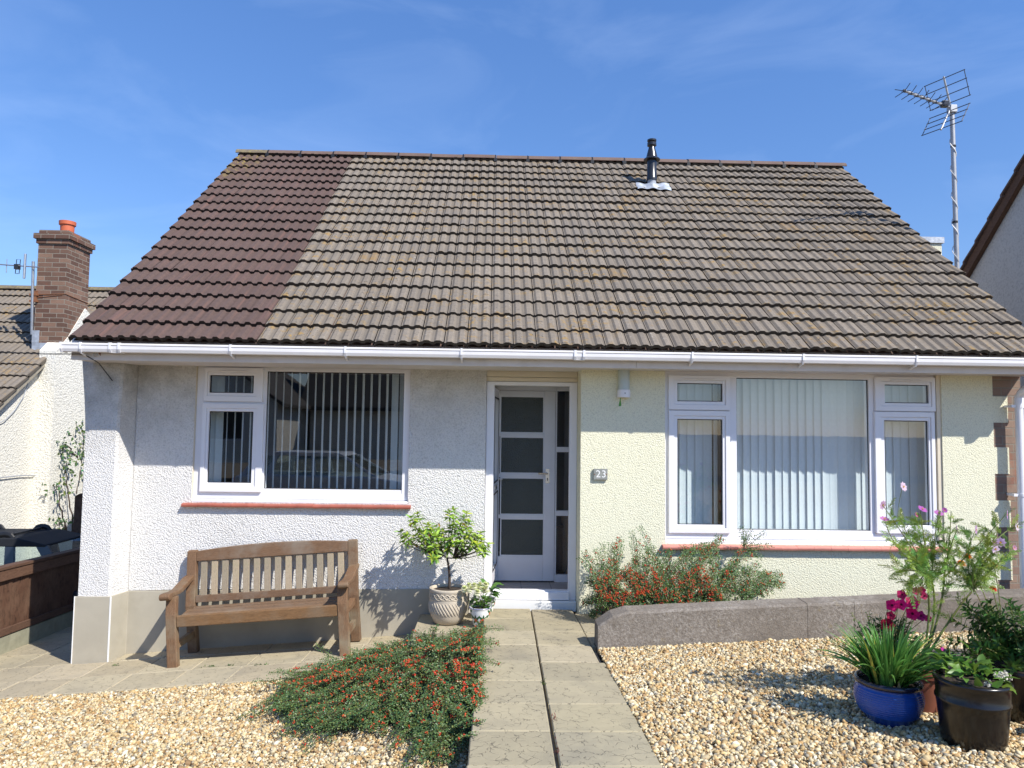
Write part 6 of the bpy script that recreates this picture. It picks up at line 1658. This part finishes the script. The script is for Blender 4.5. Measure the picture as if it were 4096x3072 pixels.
# tall dark pot with broad leaves and a white flower head
bk_ = groundpt(3895, 3022); bk_ = np.array([at(3895, 3000, bk_[1]+0.135)[0], bk_[1]+0.135, 0]); bk_[2] = z_right(bk_[0], bk_[1])-0.006
e = pot_thing('potted_hydrangea', bk_, 'large dark brown glazed pot of broad leaves with a white flower head', 'plant')
pr = [(0.0, 0), (0.128, 0), (0.134, 0.008), (0.140, 0.06), (0.148, 0.16), (0.153, 0.200), (0.158, 0.206), (0.158, 0.216), (0.153, 0.222), (0.155, 0.27), (0.157, 0.285), (0.163, 0.292), (0.165, 0.300), (0.160, 0.308), (0.148, 0.308), (0.143, 0.29)]
m = MB(); m.lathe(pr, n=64, close=False); m.build('pot', M['black_glaze'], e, smooth=True, auto=60)
m = MB(); m.lathe([(0.145, 0.285), (0.0, 0.29)], n=30, close=False); m.build('soil', M['soil'], e)
lv = Leaves(); n = 105; az = rng.uniform(0, 6.28, n); r_ = 0.13*np.sqrt(rng.uniform(0, 1, n)); hh_ = rng.uniform(0.0, 0.10, n)*(1-r_/0.2)
hh_ += 0.05*np.exp(-((az-3.0)/0.9)**2)
lv.add(np.stack([r_*np.cos(az), r_*np.sin(az), 0.295+hh_], 1), np.stack([np.cos(az)+rng.normal(0, .4, n), np.sin(az)+rng.normal(0, .4, n), rng.uniform(-0.1, 0.9, n)], 1), randdir(n, 1.6), rng.uniform(0.05, 0.085, n), rng.uniform(0.028, 0.042, n), green(n, (0.13, 0.25, 0.04), 0.25)); lv.build('foliage', M['leaf'], e, 0.25, 0.14)
fl_ = Leaves(); n = 90; p = randdir(n)*rng.uniform(0.01, 0.034, (n, 1))*np.array([1.2, 1.0, 0.7]); fl_.add(p + np.array([0.105, -0.06, 0.335]), randdir(n), p+0.001, 0.013, 0.012, np.array([0.78, 0.74, 0.64])*rng.uniform(0.8, 1.1, (n, 1)))
fl_.build('flower_head', M['petal'], e); fl_ = Leaves(); p = randdir(24)*rng.uniform(0.005, 0.022, (24, 1)); fl_.add(p + np.array([0.0, -0.115, 0.315]), randdir(24), p+0.001, 0.012, 0.011, np.array([0.72, 0.68, 0.62])*rng.uniform(0.8, 1.1, (24, 1))); fl_.build('flower_head', M['petal'], e)

# second dark pot at the right with a leafy evergreen
e = pot_thing('potted_evergreen', (2.72, -3.16, z_right(2.72, -3.16)-0.006), 'black glazed pot of glossy dark leafy evergreen at the right edge', 'plant')
pr = [(0.0, 0), (0.11, 0), (0.118, 0.01), (0.140, 0.12), (0.155, 0.22), (0.162, 0.24), (0.166, 0.255), (0.160, 0.268), (0.148, 0.268), (0.145, 0.24)]
m = MB(); m.lathe(pr, n=56, close=False); m.build('pot', M['black_glaze'], e, smooth=True, auto=60)
m = MB(); m.lathe([(0.146, 0.245), (0.0, 0.25)], n=30, close=False); m.build('soil', M['soil'], e)
lv = Leaves(); st = MB()
for k in range(44):
    a = rng.uniform(0, 6.28); rr_ = rng.uniform(0.02, 0.24); b = np.array([rr_*np.cos(a)*1.25-0.04, rr_*np.sin(a), rng.uniform(0.33, 0.60)-0.25*rr_])
    if k < 10: b = np.array([-0.30+0.02*k+rng.normal(0, .03), rng.normal(0.05, .06), 0.30+0.025*k])
    a0 = np.array([0.04*np.cos(a), 0.04*np.sin(a), 0.25]); path = bez(a0, (a0+b)/2+np.array([0, 0, 0.05]), b, 6); st.tube(path, list(np.linspace(0.004, 0.0018, 6)), 5, cap=False)
    d = path[-1]-path[-3]; d /= np.linalg.norm(d)
    for lvl in range(6):
        n = 7; az = rng.uniform(0, 6.28)+np.arange(n)*2*np.pi/n; e1 = np.cross(d, [0.3, 0.9, 0.1]); e1 /= np.linalg.norm(e1); e2 = np.cross(d, e1)
        D = np.cos(az)[:, None]*e1+np.sin(az)[:, None]*e2+d*(0.8-0.2*lvl); p = b-d*0.028*lvl+rng.normal(0, .004, (n, 3))
        lv.add(p, D, d+rng.normal(0, .25, (n, 3)), rng.uniform(0.035, 0.058, n), rng.uniform(0.013, 0.019, n), green(n, (0.05, 0.115, 0.022), 0.3))
st.build('stems', M['green_stem'], e); lv.build('foliage', M['leaf'], e, 0.2, 0.16)

# terracotta pot between them with the tall feathery cosmos
tc0 = np.array([2.32, -2.98, z_right(2.32, -2.98)-0.005])
e = pot_thing('potted_cosmos', tc0, 'terracotta pot of tall feathery cosmos with pink flowers', 'plant')
pr = [(0.0, 0), (0.085, 0), (0.09, 0.004), (0.112, 0.19), (0.118, 0.192), (0.124, 0.235), (0.122, 0.242), (0.112, 0.242), (0.108, 0.20)]
m = MB(); m.lathe(pr, n=40, close=False); m.build('pot', M['terracotta'], e, smooth=True, auto=40)
m = MB(); m.lathe([(0.11, 0.215), (0.0, 0.22)], n=30, close=False); m.build('soil', M['soil'], e)
cq = lambda x, y: (3450+x/2.765, 1900+y/2.765)
def cpt(x, y, Y): return at(*cq(x, y), Y) - tc0
base = cpt(840, 1640, -2.95); root = np.array([0.0, 0.02, 0.21])
st = MB(); lv = Leaves(); stems = []
mains = [ # px tip , px bend , depth
 ((220, 330), (560, 800), -3.02), ((245, 500), (330, 830), -3.10), ((405, 470), (560, 780), -2.90), ((640, 400), (700, 900), -3.05), ((590, 460), (640, 720), -2.85), ((840, 445), (760, 860), -2.98), ((900, 400), (760, 820), -2.88),
 ((980, 400), (960, 850), -3.0), ((1040, 610), (930, 900), -3.08), ((1250, 610), (1100, 900), -2.92), ((1580, 440), (1330, 740), -3.02), ((1690, 570), (1330, 730), -2.95), ((1530, 760), (1180, 880), -3.12), ((1460, 830), (1280, 1010), -3.05), ((1670, 820), (1450, 1010), -2.92),
 ((1620, 860), (1290, 1180), -3.05), ((330, 1050), (480, 1040), -3.1), ((565, 900), (650, 1000), -3.12), ((480, 1200), (620, 1230), -3.02), ((1330, 1050), (1050, 1180), -2.98)]
trunks = [bez(root, cpt(860, 1560, -2.95), cpt(770, 1180, -2.98), 8), bez(root, cpt(900, 1500, -2.95), cpt(900, 1130, -2.93), 8), bez(root, cpt(960, 1560, -3.0), cpt(1220, 1280, -3.02), 8), bez(root, cpt(800, 1500, -2.92), cpt(690, 1080, -3.05), 8)]
for t_ in trunks: st.tube(t_, list(np.linspace(0.0065, 0.0045, 8)), 6, cap=False)
tips_c = []
for (tx, ty), (bx, by), Y in mains:
    b = cpt(tx, ty, Y); md = cpt(bx, by, Y*0.5-1.48)
    if bx > 1000: a = trunks[2][-1] if ty > 500 else trunks[1][-1]
    elif bx > 800: a = trunks[1][-1]
    elif bx > 640: a = trunks[0][-1]
    else: a = trunks[3][-1]
    path = bez(a, md, b, 14); st.tube(path, list(np.linspace(0.0042, 0.0018, 14)), 5, cap=False); stems.append(path); tips_c.append(b)
allp = stems + trunks
for path in allp:
    m_ = len(path)
    for i in range(1, m_):
        if i == m_-1 and path is not trunks[0]: continue
        nb = 2 if i < m_*0.8 else 1
        if path in trunks if False else any(path is t for t in trunks): nb = 2 if i > 3 else 0
        for q in range(nb):
            p = path[i]; d0 = nrm(path[i]-path[i-1]); out = randdir(1, 0.25)[0]; d = nrm(d0*0.5+out*1.0); Lf = rng.uniform(0.05, 0.11)
            # feathery leaf: thin rachis with thread-like lobes
            n = 8; u = np.linspace(0.1, 1, n)[:, None]; sag = np.array([0, 0, -0.25])
            P = p + d*Lf*u + sag*Lf*u**2*0.6
            sd_ = nrm(np.cross(d, randdir(1)[0])); N_ = np.cross(sd_, d)
            colr = green(1, (0.25, 0.37, 0.075), 0.22, 0.12)[0]
            for sg in (-1, 1):
                ln = Lf*0.42*(1.05-u[:, 0]*0.75)
                lv.add(P, d*0.8+sd_*sg*0.75+N_*rng.normal(0, .35, (n, 1)), N_, ln, 0.0042, colr[None])
                lv.add(P+d*0.004, d*0.9+sd_*sg*0.4+N_*rng.normal(0, .5, (n, 1)), N_, ln*0.8, 0.0038, colr[None]*1.1)
            lv.add(p[None], d[None], N_[None], Lf*1.0, 0.0028, colr[None])
st.build('stems', M['green_stem'], e); lv.build('foliage', M['leaf'], e, 0.05, 0.05)
cols = [((0.62, 0.40, 0.55), (220, 330), (0.25, -0.5, -0.1)), ((0.68, 0.52, 0.62), (450, 130), (0.3, -0.6, 0.2)), ((0.55, 0.22, 0.46), (245, 490), (0, -0.2, 0.4)), ((0.45, 0.12, 0.42), (662, 380), (0.1, -0.25, 0.35)), ((0.48, 0.08, 0.26), (590, 440), (0.3, -0.6, 0.2)), ((0.50, 0.18, 0.44), (843, 425), (0, -0.25, 0.4)), ((0.40, 0.10, 0.38), (903, 392), (0, -0.5, 0.2)), ((0.52, 0.28, 0.55), (1040, 600), (0.7, -0.4, 0.1)), ((0.60, 0.38, 0.60), (1250, 605), (0.6, -0.6, 0.0)), ((0.55, 0.30, 0.55), (1595, 440), (0.6, -0.5, 0.0)), ((0.78, 0.66, 0.72), (1705, 570), (0.5, -0.7, 0.1)), ((0.62, 0.42, 0.64), (1525, 745), (-0.3, -0.8, 0.1)), ((0.50, 0.22, 0.44), (1450, 745), (0, -0.8, 0.2)), ((0.66, 0.50, 0.64), (1465, 820), (0.1, -0.8, 0.2)), ((0.46, 0.10, 0.38), (565, 895), (0.05, -0.4, 0.35)), ((0.60, 0.30, 0.45), (1672, 808), (0.2, -0.6, 0.2))]
st2 = MB(); st2.tube(bez(cpt(390, 560, -2.9), cpt(385, 330, -2.9), cpt(440, 150, -2.92), 8), 0.0014, 5, cap=False)
st2.build('flower_stalk', M['green_stem'], e)
for k, (colr, (fx_, fy_), ax) in enumerate(cols):
    small = k in (4, 6, 12, 15)
    f = petal_flower('flower', e, 8, 0.019 if small else 0.029, 0.014 if small else 0.021, colr, 0.75 if small else 0.30, (0.65, 0.40, 0.03))
    Yk = -2.97 + rng.normal(0, 0.06); f.location = tuple(cpt(fx_, fy_, Yk))
    f.rotation_euler = Vector(ax).to_track_quat('Z', 'Y').to_euler()
lvu = Leaves(); n = 150; az = rng.uniform(0, 6.28, n); r_ = rng.uniform(0.03, 0.12, n); lvu.add(np.stack([r_*np.cos(az), r_*np.sin(az), 0.22+rng.uniform(0, .09, n)], 1), np.stack([np.cos(az), np.sin(az), rng.uniform(0, 1, n)], 1), randdir(n, 1.5), 0.03, 0.006, green(n, (0.16, 0.20, 0.06), 0.3)); lvu.build('underplanting', M['leaf'], e)
f = petal_flower('flower', e, 5, 0.014, 0.014, (0.62, 0.05, 0.35), 0.4); f.location = tuple(at(3350+930/2.212, 2300+660/2.212, -3.05)-tc0); f.rotation_euler = (1.0, 0, 0)

# marigolds in a brown bowl behind
mg = np.array([2.98, -2.70, z_right(2.98, -2.70)-0.004])
e = pot_thing('potted_marigold', mg, 'tall orange marigolds in a low pot behind the cosmos', 'plant')
m = MB(); m.lathe([(0.0, 0), (0.10, 0), (0.13, 0.16), (0.14, 0.18), (0.13, 0.182), (0.12, 0.15), (0, 0.15)], n=36, close=False); m.build('pot', M['terracotta'], e, smooth=True, auto=40)
st = MB()
for (x, y, colr, s_) in ((1165, 905, (0.75, 0.17, 0.008), 1.0), (1090, 985, (0.78, 0.26, 0.01), 1.25), (1455, 1005, (0.62, 0.07, 0.012), 1.0), (1440, 1262, (0.62, 0.055, 0.01), 1.0)):
    q = at(*cq(x, y), -2.72)-mg; st.tube(bez((rng.normal(0, .03), rng.normal(0, .03), 0.16), q*np.array([0.5, 0.5, 0.6])+np.array([0.02, 0, 0]), q, 8), 0.0028, 5, cap=False)
    fl_ = Leaves()
    for ring in range(4):
        n = 14; az = np.arange(n)*2*np.pi/n+ring*0.2; fl_.add(np.zeros((n, 3))+np.array([0, 0, 0.003*ring]), np.stack([np.cos(az), np.sin(az), np.full(n, 0.05+0.35*ring)], 1), np.array([0.0, 0.001, 1.0]), (0.026-0.004*ring)*s_, 0.011*s_, np.array(colr)*rng.uniform(0.75, 1.25, (n, 1)))
    f = fl_.build('flower', M['petal'], e, 0.2, 0.1); f.location = tuple(q); f.rotation_euler = (rng.normal(0.25, .15), rng.normal(0, .15), 0)
st.build('stems', M['green_stem'], e)
bushy(e, 320, 0.15, 0.16, 0.46, 0.05, 0.012, (0.07, 0.135, 0.025))

# petunias in a blue-grey pot behind the blue bowl
pg = np.array([2.30, -2.66, z_right(2.30, -2.66)-0.004])
e = pot_thing('potted_petunia', pg, 'blue grey glazed pot of magenta petunias behind the blue pot', 'plant')
m = MB(); m.lathe([(0.0, 0), (0.09, 0), (0.11, 0.10), (0.13, 0.24), (0.138, 0.25), (0.138, 0.265), (0.125, 0.265), (0.12, 0.22)], n=44, close=False); m.build('pot', M['grey_glaze'], e, smooth=True, auto=50)
m = MB(); m.lathe([(0.122, 0.235), (0.0, 0.245)], n=24, close=False); m.build('soil', M['soil'], e)
gq = lambda x, y: (3350+x/2.212, 2300+y/2.212)
lv = Leaves(); st = MB(); n = 420; az = rng.uniform(0, 6.28, n); r_ = 0.15*np.sqrt(rng.uniform(0, 1, n)); zz = 0.22+rng.uniform(0, 0.20, n)*(1-(r_/0.2)**2)
lv.add(np.stack([r_*np.cos(az), r_*np.sin(az), zz], 1), np.stack([np.cos(az), np.sin(az), rng.uniform(-.3, .9, n)], 1), randdir(n, 1.5), rng.uniform(0.022, 0.04, n), rng.uniform(0.009, 0.015, n), green(n, (0.055, 0.115, 0.028), 0.3)); 
for k, (x, y, s_, colr) in enumerate(((480, 268, 1.1, (0.80, 0.015, 0.20)), (565, 262, 1.0, (0.78, 0.015, 0.21)), (660, 245, 1.25, (0.82, 0.015, 0.19)), (662, 342, 1.15, (0.82, 0.015, 0.20)), (735, 362, 0.9, (0.46, 0.02, 0.20)), (568, 172, 0.9, (0.56, 0.03, 0.15)), (690, 142, 0.75, (0.50, 0.03, 0.14)), (745, 132, 0.7, (0.48, 0.02, 0.12)), (440, 440, 1.2, (0.42, 0.010, 0.045)), (470, 360, 0.8, (0.50, 0.02, 0.08)), (765, 185, 0.7, (0.50, 0.05, 0.14)), (800, 385, 0.7, (0.55, 0.03, 0.16)))):
    q = at(*gq(x, y), -2.70 - (0.10 if y > 230 else 0))-pg; st.tube(bez((q[0]*0.3, 0, 0.25), (q[0]*0.8, 0, 0.35), q-np.array([0, -0.03, 0.01]), 6), 0.002, 4, cap=False)
    f = petal_flower('flower', e, 5, 0.035*s_, 0.038*s_, colr, 0.35, (0.15, 0.01, 0.05)); f.location = tuple(q); f.rotation_euler = Vector((rng.normal(-.15, .25), -0.85, rng.uniform(0.1, 0.5))).to_track_quat('Z', 'Y').to_euler()
for k in range(40):
    q = np.array([rng.normal(0, .09), rng.normal(-.03, .06), 0.36+rng.uniform(0, .10)]); st.tube(bez((q[0]*0.4, q[1]*0.4, 0.25), (q[0]*0.8, q[1]*.8, 0.33), q, 5), 0.0018, 4, cap=False)
    n = 9; lv.add(q-np.linspace(0, 0.09, n)[:, None]*np.array([q[0], q[1], 0.8])[None], randdir(n, 0.4), randdir(n, 1), 0.024, 0.008, green(n, (0.10, 0.16, 0.04), 0.3))
lv.build('foliage', M['leaf'], e); st.build('stems', M['green_stem'], e)
# small clay pot cut by the right edge, and a grey trough at the back
m = MB(); m.lathe([(0.0, 0), (0.05, 0), (0.072, 0.10), (0.078, 0.102), (0.080, 0.125), (0.072, 0.125), (0.066, 0.10), (0, 0.095)], n=32, close=False)
o = m.build('clay_pot', M['terracotta'], smooth=True, auto=40); cpx = np.array([2.71, -3.47, z_right(2.71, -3.47)]); o.location = tuple(cpx); tag(o, 'small plain terracotta pot at the far right edge of the gravel', 'pot')
tg = at(3350+1045/2.212, 2300+640/2.212, -2.55)
m = MB(); m.box(-0.16, 0.16, -0.07, 0.07, 0, 0.13); m.v = [(x*(0.9 if z == 0 else 1), y*(0.85 if z == 0 else 1), z) for x, y, z in m.v]; o = m.build('trough', M['concrete'], bevel=0.006); o.location = (tg[0]+0.1, -2.42, z_right(tg[0]+0.1, -2.42)); tag(o, 'weathered grey trough on the gravel behind the pots', 'trough')

# climbing rose against the white gable on the left
RXp = NX+0.22
ro = atX(295, 2230, RXp); e = empty('climbing_rose', tuple(ro), 'straggly climbing rose against the white gable wall on the left', 'plant')
st = MB(); lv = Leaves()
rp_ = lambda x, y, X=RXp: atX(x/2.074, 1350+y/2.074, X) - ro
vines = [[(600, 1620), (690, 1250), (640, 900), (640, 700)], [(600, 1620), (690, 1400), (690, 1080), (600, 800)], [(560, 1640), (500, 1400), (480, 1250), (430, 1230)], [(600, 1600), (560, 1300), (540, 1080), (560, 1050)], [(640, 1300), (680, 1000), (700, 900), (680, 760)], [(560, 1640), (520, 1500), (500, 1540), (450, 1560)], [(640, 1000), (560, 900), (520, 900), (530, 960)]]
for v_ in vines:
    pts = np.array([rp_(x, y, RXp+rng.uniform(0.0, 0.15)) for x, y in v_]); t_ = np.linspace(0, 3, 16); path = np.stack([np.interp(t_, range(4), pts[:, i]) for i in range(3)], 1)+rng.normal(0, .012, (16, 3))
    st.tube(path, list(np.linspace(0.014, 0.004, 16)), 5, cap=False)
    for i in range(7, 16):
        n = rng.integers(4, 9); lv.add(path[i]+rng.normal(0, .085, (n, 3)), randdir(n, -.2), randdir(n, 1)+np.array([0.6, -0.4, 0]), rng.uniform(0.05, 0.085, n), rng.uniform(0.03, 0.045, n), green(n, (0.10, 0.175, 0.05), 0.3, 0.2))
st.build('stems', M['bark'], e); lv.build('foliage', M['leaf'], e, 0.2, 0.1)

# little weeds in the patio joints
for k, (px, py, txt) in enumerate(((850, 2667, 'tiny green weed in the patio joint below the left bench leg'), (920, 2663, 'smaller green weed in the patio joint left of the bench middle'), (1045, 2660, 'wider tuft of weeds in the patio joint in front of the bench'), (463, 2662, 'tiny weed at the foot of the grey pier plinth'))):
    pz_ = CAM.copy(); d = ray(px, py); n_ = np.array([-0.073, 0.03, 1.0]); p0 = np.array([-3.196, 0, -0.443]); q = CAM + d*(((p0-CAM)@n_)/(d@n_))
    e = Leaves(); n = 26; p = np.stack([rng.normal(0, .02 if k != 2 else 0.028, n), rng.normal(0, .008, n), np.full(n, 0.0)], 1); e.add(p, randdir(n, 0.5), randdir(n, 2), rng.uniform(0.012, 0.022, n), rng.uniform(0.006, 0.010, n), green(n, (0.06, 0.13, 0.025), 0.3)); o = e.build('weed', M['leaf'], None); o.location = tuple(q); tag(o, txt, 'weed', 'weeds in the paving joints')

# seedlings in the open joint of the path
for k, (px, py, txt) in enumerate(((2172, 2728, 'small dry green tuft in the middle joint of the path'), (2218, 2880, 'reddish seedling low in the open joint of the path'), (2236, 3010, 'red leaved seedling in the path joint nearest the camera'))):
    n_ = np.array([0.0, 0.04, 1.0]); p0 = np.array([0.0, -0.1, 0.0]); d = ray(px, py); q = CAM + d*(((p0-CAM)@n_)/(d@n_))
    e = Leaves(); n = 30; p = np.stack([rng.normal(0, .006, n), rng.normal(0, .03, n), rng.uniform(-0.02, 0.0, n)], 1)
    e.add(p, randdir(n, 0.8), randdir(n, 2), rng.uniform(0.012, 0.026, n), rng.uniform(0.004, 0.008, n), green(n, (0.09, 0.12, 0.03) if k == 0 else (0.16, 0.045, 0.03), 0.35)); o = e.build('weed', M['leaf'], None); o.location = tuple(q); tag(o, txt, 'weed', 'weeds in the paving joints')
